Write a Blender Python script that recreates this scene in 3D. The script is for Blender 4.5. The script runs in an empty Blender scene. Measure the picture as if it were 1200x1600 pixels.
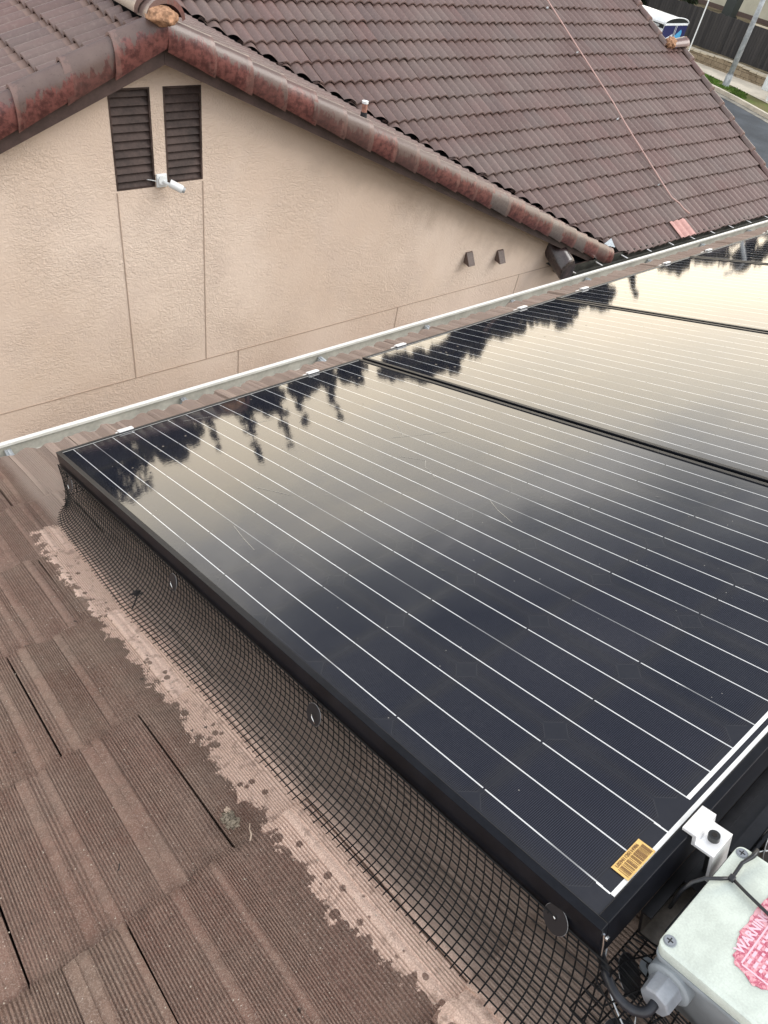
import bpy, bmesh, math, random
import numpy as np
from mathutils import Vector, Matrix
from mathutils import noise as mnoise
random.seed(7); np.random.seed(7)
S = bpy.context.scene
COL = S.collection
R = math.radians

# ------------------------------------------------------------------ camera
# world: camera stands 6.8 m above the street, +X runs along our gutter, +Y towards the neighbour
CAMZ = 6.8
RW = ((0.7684407230228631, -0.6202333085938918, 0.15751031112419522),
      (-0.35750433385400726, -0.6202428689898292, -0.6982044362082991),
      (0.5307442948118888, 0.4802181029239848, -0.6983559745191459))
cam = bpy.data.cameras.new('camera'); camo = bpy.data.objects.new('camera', cam); COL.objects.link(camo)
mw = Matrix(((RW[0][0], -RW[1][0], -RW[2][0], 0), (RW[0][1], -RW[1][1], -RW[2][1], 0),
             (RW[0][2], -RW[1][2], -RW[2][2], CAMZ), (0, 0, 0, 1)))
camo.matrix_world = mw
cam.sensor_fit = 'VERTICAL'; cam.sensor_height = 36.0; cam.sensor_width = 27.0
cam.lens = 1115.55 / 1600 * 36
cam.clip_start = 0.02; cam.clip_end = 900
S.camera = camo

# ------------------------------------------------------------------ world / sun / exposure
S.view_settings.view_transform = 'Standard'
try: S.view_settings.look = 'None'
except Exception: pass
S.view_settings.exposure = 0.46
S.view_settings.gamma = 1.0
SUN_EL, SUN_AZ = 38, 122      # azimuth clockwise from +Y
wd = bpy.data.worlds.new('World'); S.world = wd; wd.use_nodes = True

class NT:
    """tiny node helper"""
    def __init__(s, tree):
        s.t = tree; s.n = tree.nodes; s.l = tree.links
    def add(s, typ, **kw):
        nd = s.n.new(typ)
        for k, v in kw.items(): setattr(nd, k, v)
        return nd
    def link(s, a, b): s.l.new(a, b)
    def put(s, sock, v):
        if isinstance(v, bpy.types.NodeSocket): s.l.new(v, sock)
        else: sock.default_value = v
    def math(s, op, a, b=0.0, c=None, clamp=False):
        nd = s.add('ShaderNodeMath', operation=op, use_clamp=clamp)
        s.put(nd.inputs[0], a); s.put(nd.inputs[1], b)
        if c is not None: s.put(nd.inputs[2], c)
        return nd.outputs[0]
    def mix(s, f, a, b, blend='MIX'):
        nd = s.add('ShaderNodeMix', data_type='RGBA', blend_type=blend)
        s.put(nd.inputs[0], f)
        for i, v in ((6, a), (7, b)):
            if not isinstance(v, bpy.types.NodeSocket) and len(v) == 3: v = (*v, 1)
            s.put(nd.inputs[i], v)
        return nd.outputs[2]
    def ramp(s, f, stops, interp='LINEAR'):
        nd = s.add('ShaderNodeValToRGB'); cr = nd.color_ramp; cr.interpolation = interp
        while len(cr.elements) < len(stops): cr.elements.new(0.5)
        for e, (p, c) in zip(cr.elements, stops):
            e.position = p; e.color = (c, c, c, 1) if not hasattr(c, '__len__') else (*c, 1)
        s.put(nd.inputs[0], f); return nd.outputs[0]
    def map(s, v, a, b, c=0.0, d=1.0, smooth=True):
        nd = s.add('ShaderNodeMapRange', interpolation_type='SMOOTHSTEP' if smooth else 'LINEAR')
        s.put(nd.inputs[0], v); s.put(nd.inputs[1], a); s.put(nd.inputs[2], b)
        s.put(nd.inputs[3], c); s.put(nd.inputs[4], d); return nd.outputs[0]
    def noise(s, vec, scale, detail=2, rough=0.5, dist=0.0, out=0):
        nd = s.add('ShaderNodeTexNoise'); s.put(nd.inputs['Vector'], vec)
        nd.inputs['Scale'].default_value = scale; nd.inputs['Detail'].default_value = detail
        nd.inputs['Roughness'].default_value = rough; nd.inputs['Distortion'].default_value = dist
        return nd.outputs[out]
    def voro(s, vec, scale, feature='F1', out=0, rnd=1.0):
        nd = s.add('ShaderNodeTexVoronoi', feature=feature); s.put(nd.inputs['Vector'], vec)
        nd.inputs['Scale'].default_value = scale; nd.inputs['Randomness'].default_value = rnd
        return nd.outputs[out]
    def vmul(s, vec, k):
        nd = s.add('ShaderNodeVectorMath', operation='MULTIPLY'); s.put(nd.inputs[0], vec); nd.inputs[1].default_value = k
        return nd.outputs[0]
    def sep(s, vec):
        nd = s.add('ShaderNodeSeparateXYZ'); s.put(nd.inputs[0], vec); return nd.outputs
    def coord(s, which='Object'):
        return s.add('ShaderNodeTexCoord').outputs[which]
    def attr(s, name='tint'):
        nd = s.add('ShaderNodeAttribute'); nd.attribute_name = name
        sp = s.add('ShaderNodeSeparateColor'); s.link(nd.outputs['Color'], sp.inputs[0]); return sp.outputs
    def bump(s, h, strength, dist=0.01, nrm=None):
        nd = s.add('ShaderNodeBump'); s.put(nd.inputs['Height'], h)
        s.put(nd.inputs['Strength'], strength); nd.inputs['Distance'].default_value = dist
        if nrm is not None: s.link(nrm, nd.inputs['Normal'])
        return nd.outputs[0]

w = NT(wd.node_tree); w.n.clear()
out = w.add('ShaderNodeOutputWorld'); bg = w.add('ShaderNodeBackground'); w.link(bg.outputs[0], out.inputs[0])
sky = w.add('ShaderNodeTexSky', sky_type='NISHITA'); sky.sun_disc = False
sky.sun_elevation = R(SUN_EL); sky.sun_rotation = R(SUN_AZ)
sky.air_density = 2.0; sky.dust_density = 4.0
gen = w.coord('Generated')
X, Y, Z = w.sep(gen)
front = w.math('ADD', w.math('MULTIPLY', X, 0.64), w.math('MULTIPLY', Y, 0.77))     # towards the low bright gap in the cloud
right = w.math('SUBTRACT', w.math('MULTIPLY', X, 0.77), w.math('MULTIPLY', Y, 0.64))
fr = w.map(front, -0.35, 0.55)
cn = w.noise(w.vmul(gen, (1, 1, 2.4)), 3.2, 6, 0.6, 0.4)
el = w.math('ADD', Z, w.math('MULTIPLY', w.math('SUBTRACT', cn, 0.5), -0.24))
el = w.math('SUBTRACT', el, w.math('MULTIPLY', w.map(right, -0.1, 0.5), 0.055))
el = w.math('SUBTRACT', el, 0.048)
bandc = w.ramp(w.map(el, 0.0, 1.0, smooth=False), [
    (0.0, (3.0, 2.60, 2.02)), (0.09, (2.65, 2.40, 1.98)), (0.16, (1.9, 1.82, 1.68)), (0.235, (0.72, 0.73, 0.74)),
    (0.32, (0.26, 0.28, 0.33)), (0.5, (0.24, 0.27, 0.34)), (0.8, (0.60, 0.64, 0.72)), (1.0, (0.85, 0.9, 1.0))])
cn2 = w.noise(w.vmul(gen, (1, 1, 2.0)), 2.2, 5, 0.55)
backc = w.mix(cn2, (0.62, 0.68, 0.80), (1.35, 1.38, 1.40))
cloud = w.mix(fr, w.mix(w.map(X, 0.2, -0.9), backc, (1.55, 1.55, 1.58)), bandc)
nish = w.mix(1.0, sky.outputs[0], (0.10, 0.10, 0.10), 'MULTIPLY')
w.link(w.mix(0.9, nish, cloud), bg.inputs[0]); bg.inputs[1].default_value = 1.0

sl = bpy.data.lights.new('sun', 'SUN'); sl.energy = 1.9; sl.angle = R(36); sl.color = (1.0, 0.965, 0.92)
so = bpy.data.objects.new('sun', sl); COL.objects.link(so)
a_, e_ = R(SUN_AZ), R(SUN_EL)
sd = Vector((math.sin(a_) * math.cos(e_), math.cos(a_) * math.cos(e_), math.sin(e_)))
so.rotation_euler = sd.to_track_quat('Z', 'Y').to_euler(); so.location = (0, 0, 30)

# ------------------------------------------------------------------ frames of reference
AL = R(20.5); cA, sA = math.cos(AL), math.sin(AL)
PO = Vector((0.42012869, -0.01918228, CAMZ - 0.73794156))    # panel frame origin: u along gutter, v down the slope, n up
UQ = Matrix(((1, 0, 0), (0, cA, sA), (0, -sA, cA)))            # columns u v n
def P(u, v, n): return PO + UQ @ Vector((u, v, n))
def Wp(x, y, z): return Vector((x, y, z + CAMZ))              # camera relative -> world
PROT = (-AL, 0, 0)

# ------------------------------------------------------------------ object helpers
def finish(o, parent=None):
    COL.objects.link(o)
    if parent is not None: o.parent = parent
    return o
def tag(o, label=None, cat=None, group=None, kind=None):
    if label: o['label'] = label
    if cat: o['category'] = cat
    if group: o['group'] = group
    if kind: o['kind'] = kind
    return o
def empty(name, loc=(0, 0, 0), rot=(0, 0, 0)):
    o = bpy.data.objects.new(name, None); o.location = loc; o.rotation_euler = rot; o.empty_display_size = 0.05
    COL.objects.link(o); return o
def roof_thing(name, u, v, n, label, cat, group=None):
    """Empty whose local axes are u, v, n with its base at the point given"""
    return tag(empty(name, P(u, v, n), PROT), label, cat, group)
def mesh_obj(name, verts, faces, mat, parent=None, smooth=False, tint=None, loc=None):
    me = bpy.data.meshes.new(name); me.from_pydata([tuple(map(float, v)) for v in verts], [], [tuple(map(int, f)) for f in faces])
    if tint is not None:
        at = me.color_attributes.new('tint', 'FLOAT_COLOR', 'POINT')
        arr = np.ones((len(verts), 4), dtype=np.float32); t = np.asarray(tint, dtype=np.float32); arr[:, :t.shape[1]] = t
        at.data.foreach_set('color', arr.ravel())
    me.validate(); me.update()
    if smooth: me.polygons.foreach_set('use_smooth', [True] * len(me.polygons))
    if mat: me.materials.append(mat)
    o = bpy.data.objects.new(name, me)
    if loc is not None: o.location = loc
    return finish(o, parent)

class MB:
    """collects boxes, tubes and faces; build() links them as one mesh"""
    def __init__(s): s.v = []; s.f = []; s.t = []; s.sm = []
    def quad(s, *p):
        b = len(s.v); s.v += [Vector(q) for q in p]; s.f.append(tuple(range(b, b + len(p)))); return s
    def box(s, a, b, M=None):
        x0, y0, z0 = a; x1, y1, z1 = b
        c = [Vector(q) for q in ((x0, y0, z0), (x1, y0, z0), (x1, y1, z0), (x0, y1, z0), (x0, y0, z1), (x1, y0, z1), (x1, y1, z1), (x0, y1, z1))]
        if M is not None: c = [M @ q for q in c]
        k = len(s.v); s.v += c
        s.f += [tuple(k + i for i in f) for f in ((3, 2, 1, 0), (4, 5, 6, 7), (0, 1, 5, 4), (1, 2, 6, 5), (2, 3, 7, 6), (3, 0, 4, 7))]
        return s
    def tube(s, pts, r, seg=6, cap=True):
        pts = [Vector(p) for p in pts]; n = len(pts)
        rr = r if hasattr(r, '__len__') else [r] * n
        k = len(s.v); prev = None
        for i, p in enumerate(pts):
            d = (pts[min(i + 1, n - 1)] - pts[max(i - 1, 0)]).normalized()
            if prev is None:
                a = Vector((0, 0, 1)) if abs(d.z) < 0.9 else Vector((1, 0, 0))
                x = d.cross(a).normalized()
            else:
                x = (prev - d * prev.dot(d)).normalized()
            prev = x; y = d.cross(x)
            for j in range(seg):
                t = 2 * math.pi * j / seg
                s.v.append(p + (x * math.cos(t) + y * math.sin(t)) * rr[i])
        for i in range(n - 1):
            for j in range(seg):
                a = k + i * seg + j; b = k + i * seg + (j + 1) % seg
                s.f.append((a, b, b + seg, a + seg))
        if cap:
            s.f.append(tuple(k + j for j in reversed(range(seg)))); s.f.append(tuple(k + (n - 1) * seg + j for j in range(seg)))
        return s
    def cyl(s, a, b, r, seg=20, r2=None): return s.tube([a, b], [r, r if r2 is None else r2], seg)
    def prism(s, poly, d):
        """extrude planar polygon (list of vectors) by vector d"""
        poly = [Vector(p) for p in poly]; d = Vector(d); k = len(s.v); n = len(poly)
        s.v += poly + [p + d for p in poly]
        s.f.append(tuple(k + i for i in reversed(range(n)))); s.f.append(tuple(k + n + i for i in range(n)))
        for i in range(n):
            j = (i + 1) % n; s.f.append((k + i, k + j, k + n + j, k + n + i))
        return s
    def build(s, name, mat, parent=None, smooth=False, bevel=0.0, tint=None, auto=None, seg=2):
        o = mesh_obj(name, s.v, s.f, mat, parent, smooth, tint)
        me = o.data
        bm = bmesh.new(); bm.from_mesh(me); bmesh.ops.recalc_face_normals(bm, faces=bm.faces)
        if bevel > 0:
            es = [e for e in bm.edges if len(e.link_faces) == 2 and e.calc_face_angle(0) > 0.6]
            bmesh.ops.bevel(bm, geom=es, offset=bevel, segments=seg, affect='EDGES', profile=0.5)
        if auto:
            for f in bm.faces: f.smooth = True
            for e in bm.edges:
                if len(e.link_faces) != 2 or e.calc_face_angle(0) > auto: e.smooth = False
        bm.to_mesh(me); bm.free(); return o

# ------------------------------------------------------------------ materials
def mat(name, col=(0.5, 0.5, 0.5), rough=0.6, metal=0.0, spec=0.5, fn=None):
    m = bpy.data.materials.new(name); m.use_nodes = True
    n = NT(m.node_tree); b = m.node_tree.nodes['Principled BSDF']
    b.inputs['Base Color'].default_value = (*col, 1); b.inputs['Roughness'].default_value = rough
    b.inputs['Metallic'].default_value = metal; b.inputs['Specular IOR Level'].default_value = spec
    if fn: fn(n, b)
    return m
def worn(col, amt=0.25, scale=12, bump=0.0, bscale=80, dark=None):
    """base colour broken up by soft dirt and fine grain"""
    def fn(n, b):
        c = n.coord(); a = n.noise(c, scale, 5, 0.6); g = n.noise(c, bscale, 3, 0.6)
        d = dark or tuple(x * (1 - amt * 1.6) for x in col)
        l = tuple(min(1, x * (1 + amt * 0.5)) for x in col)
        k = n.math('ADD', n.math('MULTIPLY', a, 0.7), n.math('MULTIPLY', g, 0.3))
        n.link(n.mix(n.map(k, 0.35, 0.65), d, l), b.inputs['Base Color'])
        if bump: n.link(n.bump(g, bump, 0.002), b.inputs['Normal'])
    return fn
M = {}

def f_near_tile(n, b):
    c = n.coord(); u, v, nn = n.sep(c); at = n.attr()
    big = n.noise(c, 9, 4, 0.6); mid = n.noise(c, 60, 4, 0.65); fine = n.noise(c, 520, 3, 0.7)
    streak = n.noise(n.vmul(c, (60, 3.0, 60)), 1.0, 4, 0.6)
    base = n.mix(n.map(streak, 0.3, 0.7), (0.162, 0.090, 0.066), (0.262, 0.168, 0.128))
    base = n.mix(n.map(big, 0.35, 0.68, 0, 0.65), base, (0.240, 0.175, 0.135))          # dusty grey film
    base = n.mix(n.map(at[0], 0.0, 1.0, 0.0, 0.35), base, (0.245, 0.135, 0.108))        # redder tiles
    base = n.mix(n.math('MULTIPLY', at[1], 0.40), base, (0.070, 0.043, 0.034))           # darker brown in the combed grooves and lap sides
    base = n.mix(n.map(mid, 0.45, 0.62, 0, 0.30), base, (0.095, 0.062, 0.048))
    base = n.mix(n.map(fine, 0.48, 0.64, 0, 0.62), base, (0.38, 0.29, 0.235))           # grit
    base = n.mix(n.map(n.noise(c, 680, 2, 0.6), 0.40, 0.30, 0, 0.6), base, (0.045, 0.03, 0.024))
    # bare cement colour where the drip line off the mesh washed the coating away
    edge = n.math('ADD', n.math('MULTIPLY', n.noise(c, 3, 2), 0.0), -0.124)                # outer edge of the mesh
    n1 = n.math('SUBTRACT', n.noise(c, 15, 3, 0.5), 0.5); n2 = n.math('SUBTRACT', n.noise(c, 62, 4, 0.6, 0.6), 0.5); n3 = n.math('SUBTRACT', n.noise(c, 210, 3, 0.6), 0.5)
    wob = n.math('ADD', n.math('MULTIPLY', n1, 0.085), n.math('ADD', n.math('MULTIPLY', n2, 0.075), n.math('MULTIPLY', n3, 0.022)))
    d = n.math('ADD', n.math('ADD', u, 0.176), wob)
    pale = n.map(d, -0.0012, 0.0012)
    pale = n.math('MULTIPLY', pale, n.map(n.math('SUBTRACT', u, edge), 0.045, 0.002))
    pale = n.math('MULTIPLY', pale, n.map(n.math('ADD', v, n.math('MULTIPLY', wob, 0.8)), 1.515, 1.505))
    # round drip marks, thick along the outer side and thinning out towards the mesh
    vr = n.voro(n.vmul(c, (1, 0.9, 1)), 58); rr_ = n.map(n.math('ADD', n.math('ADD', u, 0.176), n.math('MULTIPLY', n1, 0.10)), 0.0, 0.050, 0.46, 0.06, smooth=False)
    drip = n.map(n.math('SUBTRACT', vr, n.math('MULTIPLY', rr_, n.map(n.noise(c, 24, 2), 0.35, 0.6, 0.35, 1.0))), -0.02, 0.02)
    pale = n.math('MULTIPLY', pale, n.math('MAXIMUM', drip, n.map(n.noise(c, 33, 3), 0.40, 0.36)))
    pc = n.mix(n.map(fine, 0.4, 0.65), (0.62, 0.43, 0.34), (0.86, 0.65, 0.53))
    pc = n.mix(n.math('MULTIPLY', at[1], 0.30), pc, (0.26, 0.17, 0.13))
    pc = n.mix(n.map(mid, 0.52, 0.66, 0, 0.55), pc, (0.27, 0.18, 0.14))
    base = n.mix(n.math('MULTIPLY', pale, 0.93), base, pc)
    inside = n.map(n.math('SUBTRACT', u, edge), 0.0, 0.03, 0, 0.62)
    base = n.mix(inside, base, (0.42, 0.335, 0.28))
    sp = n.voro(c, 190); spm = n.math('MULTIPLY', n.map(sp, 0.15, 0.08), n.map(n.noise(c, 40, 2), 0.55, 0.62))
    base = n.mix(n.math('MULTIPLY', spm, 0.85), base, (0.60, 0.53, 0.46))                # scattered pale grains
    dk = n.math('MULTIPLY', n.map(n.voro(c, 31), 0.11, 0.07), n.map(n.noise(c, 23, 2), 0.56, 0.6))
    base = n.mix(n.math('MULTIPLY', dk, 0.8), base, (0.035, 0.026, 0.022))
    n.link(base, b.inputs['Base Color'])
    h = n.math('ADD', n.math('MULTIPLY', fine, 0.6), n.math('MULTIPLY', n.noise(c, 1100, 2), 0.4))
    h = n.math('ADD', h, n.math('MULTIPLY', mid, 0.6))
    n.link(n.bump(h, 0.9, 0.0028), b.inputs['Normal'])
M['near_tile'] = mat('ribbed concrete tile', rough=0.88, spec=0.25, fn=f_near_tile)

def f_far_tile(n, b):
    c = n.coord(); at = n.attr()
    a = n.noise(c, 1.1, 5, 0.6); g = n.noise(c, 34, 4, 0.65); fi = n.noise(c, 160, 3, 0.6)
    base = n.mix(at[0], (0.132, 0.083, 0.073), (0.172, 0.113, 0.100))
    base = n.mix(n.map(at[0], 0.93, 0.95, 0, 0.5), base, (0.105, 0.075, 0.070))
    base = n.mix(n.map(at[2], 0.70, 1.0, 0, 0.30), base, (0.20, 0.108, 0.096))
    base = n.mix(n.map(a, 0.4, 0.66, 0, 0.5), base, (0.165, 0.132, 0.118))
    base = n.mix(n.map(g, 0.5, 0.7, 0, 0.35), base, (0.25, 0.19, 0.165))
    base = n.mix(n.map(fi, 0.55, 0.7, 0, 0.25), base, (0.07, 0.05, 0.045))
    base = n.mix(at[1], base, (0.235, 0.155, 0.125))
    n.link(base, b.inputs['Base Color'])
    n.link(n.map(a, 0.3, 0.7, 0.34, 0.55), b.inputs['Roughness'])
    n.link(n.bump(n.math('ADD', g, fi), 0.35, 0.006), b.inputs['Normal'])
M['far_tile'] = mat('glazed brown tile', rough=0.5, spec=0.5, fn=f_far_tile)

def f_cap(n, b):
    c = n.coord(); at = n.attr()      # r tile random, g across the barrel, b end band
    drip = n.noise(n.vmul(c, (1.0, 1.0, 0.28)), 21, 6, 0.70, 0.4)
    side = n.math('ADD', at[1], n.math('MULTIPLY', n.math('SUBTRACT', drip, 0.5), 0.80))
    side = n.math('ADD', side, n.math('MULTIPLY', n.math('SUBTRACT', at[0], 0.5), 0.22))
    rust = n.map(side, 0.545, 0.572)
    grey = n.mix(n.noise(c, 6, 4, 0.6), (0.090, 0.058, 0.052), (0.165, 0.118, 0.102))
    grey = n.mix(n.map(at[0], 0.35, 1.0, 0, 0.7), grey, (0.13, 0.066, 0.058))
    red = n.mix(n.map(n.noise(c, 22, 5, 0.65), 0.35, 0.65), (0.075, 0.027, 0.025), (0.185, 0.070, 0.060))
    red = n.mix(n.map(at[0], 0.86, 0.90), red, n.mix(n.noise(c, 40, 4), (0.07, 0.045, 0.042), (0.20, 0.17, 0.155)))
    red = n.mix(n.map(at[0], 0.30, 0.0, 0, 0.55), red, (0.075, 0.042, 0.038))
    base = n.mix(n.math('MULTIPLY', rust, n.map(at[0], 0.02, 0.3, 0.75, 1.0)), grey, red)
    base = n.mix(n.math('MULTIPLY', n.map(n.math('ADD', at[2], n.math('MULTIPLY', n.math('SUBTRACT', drip, 0.5), 0.7)), 0.86, 0.95), 0.30), base, (0.30, 0.18, 0.15))
    base = n.mix(n.map(n.noise(c, 60, 4, 0.7), 0.58, 0.68, 0, 0.4), base, (0.035, 0.022, 0.020))
    n.link(base, b.inputs['Base Color'])
    n.link(n.bump(n.noise(c, 70, 4, 0.6), 0.3, 0.004), b.inputs['Normal'])
M['cap'] = mat('weathered trim tile', rough=0.32, spec=0.5, fn=f_cap)

def f_stucco(n, b):
    c = n.coord()
    big = n.noise(c, 0.55, 4, 0.6); m_ = n.noise(c, 2.6, 5, 0.62); x, y, z = n.sep(c)
    base = n.mix(n.map(big, 0.35, 0.65), (0.69, 0.550, 0.445), (0.78, 0.645, 0.54))
    base = n.mix(n.map(m_, 0.45, 0.7, 0, 0.5), base, (0.66, 0.535, 0.45))
    low = n.map(n.math('ADD', z, n.math('MULTIPLY', m_, 0.8)), 3.2, 2.4, 0, 0.40)       # pinker and darker towards the foot
    base = n.mix(low, base, (0.62, 0.475, 0.405))
    # weather stain (roof wash) plus painted overhang shade below the lower right rake
    rk = n.math('SUBTRACT', n.math('SUBTRACT', n.math('ADD', CAMZ - 1.19, n.math('MULTIPLY', n.math('SUBTRACT', x, 2.634), -0.42)), z), n.math('MULTIPLY', m_, 0.5))
    st = n.math('MULTIPLY', n.map(rk, 0.62, 0.18, 0, 0.45), n.map(x, 3.0, 5.0))
    base = n.mix(st, base, (0.33, 0.235, 0.155))
    n.link(base, b.inputs['Base Color'])
    t1 = n.noise(n.vmul(c, (1, 1, 1.25)), 34, 3, 0.55, 1.2); t2 = n.noise(c, 95, 3, 0.6)
    h = n.math('ADD', n.map(t1, 0.38, 0.62), n.math('MULTIPLY', t2, 0.9))
    n.link(n.bump(h, n.map(n.noise(c, 1.7, 3), 0.35, 0.65, 0.25, 0.6), 0.007), b.inputs['Normal'])
M['stucco'] = mat('tan stucco', rough=0.92, spec=0.2, fn=f_stucco)

def f_glass(n, b):
    """black backed cells under glass: u across, v along; local origin at the lower left cell corner line"""
    c = n.coord(); u, v, z = n.sep(c)
    PT = 0.1585
    cu = n.math('PINGPONG', n.math('ADD', u, 0.0), PT / 2)
    fu = n.math('MODULO', n.math('ADD', u, 10 * PT), PT)      # position in the cell pitch
    fv = n.math('MODULO', n.math('ADD', v, 10 * PT), PT)
    du = n.math('ABSOLUTE', n.math('SUBTRACT', fu, PT / 2)); dv = n.math('ABSOLUTE', n.math('SUBTRACT', fv, PT / 2))
    H = 0.0776
    sq = n.math('MAXIMUM', du, dv); dg = n.math('SUBTRACT', n.math('ADD', du, dv), H * 2 - 0.0165 - H)   # chamfer
    dist = n.math('MAXIMUM', sq, dg)                                              # <H inside the cell
    inr = n.math('MULTIPLY', n.math('MULTIPLY', n.math('GREATER_THAN', u, 0.0), n.math('LESS_THAN', u, 6 * PT)),
                 n.math('MULTIPLY', n.math('GREATER_THAN', v, 0.0), n.math('LESS_THAN', v, 10 * PT)))
    cell = n.math('MULTIPLY', n.map(dist, H + 0.0004, H - 0.0004), inr)
    rim = n.math('MULTIPLY', n.math('MULTIPLY', n.map(dist, H - 0.0022, H - 0.0006), cell), n.map(dg, H - 0.004, H, 0.25, 1.0))
    fing = n.math('MULTIPLY', n.map(n.math('PINGPONG', v, 0.00115), 0.0007, 0.00105), cell)
    ri = n.math('FLOOR', n.math('DIVIDE', u, PT)); rj = n.math('FLOOR', n.math('DIVIDE', v, PT))
    cmb = n.add('ShaderNodeCombineXYZ'); n.link(ri, cmb.inputs[0]); n.link(rj, cmb.inputs[1])
    wn = n.add('ShaderNodeTexWhiteNoise', noise_dimensions='3D'); n.link(cmb.outputs[0], wn.inputs[0])
    base = n.mix(wn.outputs[0], (0.0040, 0.0050, 0.0105), (0.0125, 0.0125, 0.0190))
    base = n.mix(cell, (0.0180, 0.0188, 0.0245), base)
    base = n.mix(n.math('MULTIPLY', n.map(dist, H - 0.020, H, 0, 0.5), cell), base, (0.016, 0.0145, 0.0135))
    base = n.mix(n.math('MULTIPLY', fing, 0.55), base, (0.055, 0.060, 0.080))
    base = n.mix(n.math('MULTIPLY', rim, 0.30), base, (0.075, 0.075, 0.080))
    # three bus ribbons per cell
    f3 = n.math('SUBTRACT', fu, PT / 2)
    bd = n.math('MINIMUM', n.math('ABSOLUTE', f3), n.math('MINIMUM', n.math('ABSOLUTE', n.math('SUBTRACT', f3, 0.052)), n.math('ABSOLUTE', n.math('ADD', f3, 0.052))))
    vend = n.math('MULTIPLY', n.math('GREATER_THAN', v, -0.006), n.math('LESS_THAN', v, 10 * PT + 0.03))
    uend = n.math('MULTIPLY', n.math('GREATER_THAN', u, 0.0), n.math('LESS_THAN', u, 6 * PT))
    nick = n.math('MAXIMUM', n.math('LESS_THAN', dv, PT / 2 - 0.0016), n.math('GREATER_THAN', n.noise(n.vmul(c, (1, 1, 1)), 40, 1), 0.52))
    nick = n.math('MAXIMUM', nick, n.math('LESS_THAN', v, 0.004))
    bus = n.math('MULTIPLY', n.math('MULTIPLY', n.map(bd, 0.00100, 0.00065), vend), n.math('MULTIPLY', uend, nick))
    dull = n.map(n.noise(n.vmul(c, (19.3, 4.0, 1)), 1.0, 2), 0.36, 0.44, 0.35, 1.0)
    base = n.mix(n.math('MULTIPLY', bus, dull), base, (0.66, 0.67, 0.67))
    # dust, dried drop marks and specks lying on the glass
    du1 = n.noise(c, 3.3, 5, 0.62); du2 = n.noise(c, 120, 3, 0.6)
    film = n.math('MULTIPLY', n.map(du1, 0.3, 0.75), n.map(du2, 0.3, 0.7, 0.6, 1.0))
    edgef = n.map(u, -0.022, 0.004, 0.9, 0.0)
    film = n.math('ADD', n.math('MULTIPLY', film, 0.030), n.math('MULTIPLY', edgef, 0.05))
    base = n.mix(film, base, (0.46, 0.44, 0.40))
    spk = n.math('MULTIPLY', n.map(n.voro(c, 48), 0.055, 0.03), n.map(n.noise(c, 9, 2), 0.5, 0.56))
    base = n.mix(n.math('MULTIPLY', spk, 0.55), base, (0.42, 0.40, 0.36))
    n.link(base, b.inputs['Base Color'])
    n.link(n.math('ADD', 0.035, n.math('MULTIPLY', spk, 0.4)), b.inputs['Roughness'])
    drops = n.math('MULTIPLY', n.map(n.voro(n.vmul(c, (1, 0.7, 1)), 27), 0.10, 0.02), n.map(n.noise(c, 6, 2), 0.48, 0.56))
    hh = n.math('ADD', n.math('MULTIPLY', n.noise(c, 7, 2, 0.4), 0.05), n.math('MULTIPLY', n.noise(n.vmul(c, (1, 1.6, 1)), 80, 2, 0.5), 0.075))
    hh = n.math('ADD', hh, n.math('MULTIPLY', drops, 0.25))
    n.link(n.bump(hh, 0.16, 0.002), b.inputs['Normal'])
M['pv'] = mat('solar cells under glass', rough=0.04, spec=0.5, fn=f_glass)
M['frame'] = mat('black anodised frame', (0.020, 0.022, 0.027), 0.32, 0.0, 0.22, worn((0.0075, 0.0085, 0.012), 0.25, 18, 0.03, 150))
M['seal'] = mat('grey glass seal', (0.30, 0.30, 0.29), 0.35, 0, 0.6)
M['rail'] = mat('dark anodised rail', (0.01, 0.01, 0.012), 0.35, 0.0, 0.5, worn((0.011, 0.011, 0.013), 0.3, 20))
M['rail_in'] = mat('bare rail inside', (0.25, 0.22, 0.19), 0.5, 0.4, 0.5, worn((0.24, 0.21, 0.18), 0.3, 30))
M['ribbon'] = mat('white tape', (0.80, 0.80, 0.78), 0.35, 0, 0.5, worn((0.80, 0.81, 0.80), 0.05, 60))
M['clamp'] = mat('bright aluminium', (0.78, 0.79, 0.80), 0.40, 0.35, 0.5, worn((0.88, 0.88, 0.88), 0.04, 40, 0.03, 300))
M['bolt'] = mat('dark bolt', (0.05, 0.05, 0.05), 0.35, 0.6)
M['steel'] = mat('stainless steel', (0.62, 0.62, 0.60), 0.22, 1.0)
M['net'] = mat('black coated wire', (0.004, 0.004, 0.0045), 0.55, 0, 0.2)
M['disc'] = mat('black washer', (0.018, 0.018, 0.020), 0.30, 0, 0.6)
M['disc_edge'] = mat('worn washer edge', (0.30, 0.30, 0.30), 0.35, 0.3)
M['black'] = mat('black rubber', (0.014, 0.015, 0.018), 0.38, 0, 0.5, worn((0.016, 0.018, 0.024), 0.3, 70, 0.1, 200))
M['tie'] = mat('black nylon', (0.018, 0.019, 0.022), 0.40, 0, 0.5)
M['lid'] = mat('pale grey green lid', (0.60, 0.68, 0.62), 0.48, 0, 0.4, worn((0.61, 0.675, 0.615), 0.13, 22, 0.12, 500))
M['boxbody'] = mat('grey box', (0.28, 0.31, 0.33), 0.5, 0, 0.4, worn((0.28, 0.31, 0.33), 0.12, 30))
M['pvc'] = mat('grey pvc', (0.30, 0.32, 0.35), 0.38, 0, 0.5, worn((0.31, 0.33, 0.36), 0.12, 40))
M['yellow'] = mat('yellow paper', (0.72, 0.46, 0.17), 0.55, 0, 0.3, worn((0.76, 0.50, 0.18), 0.10, 60))
M['ink'] = mat('brown ink', (0.20, 0.11, 0.05), 0.6, 0, 0.3)
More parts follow.
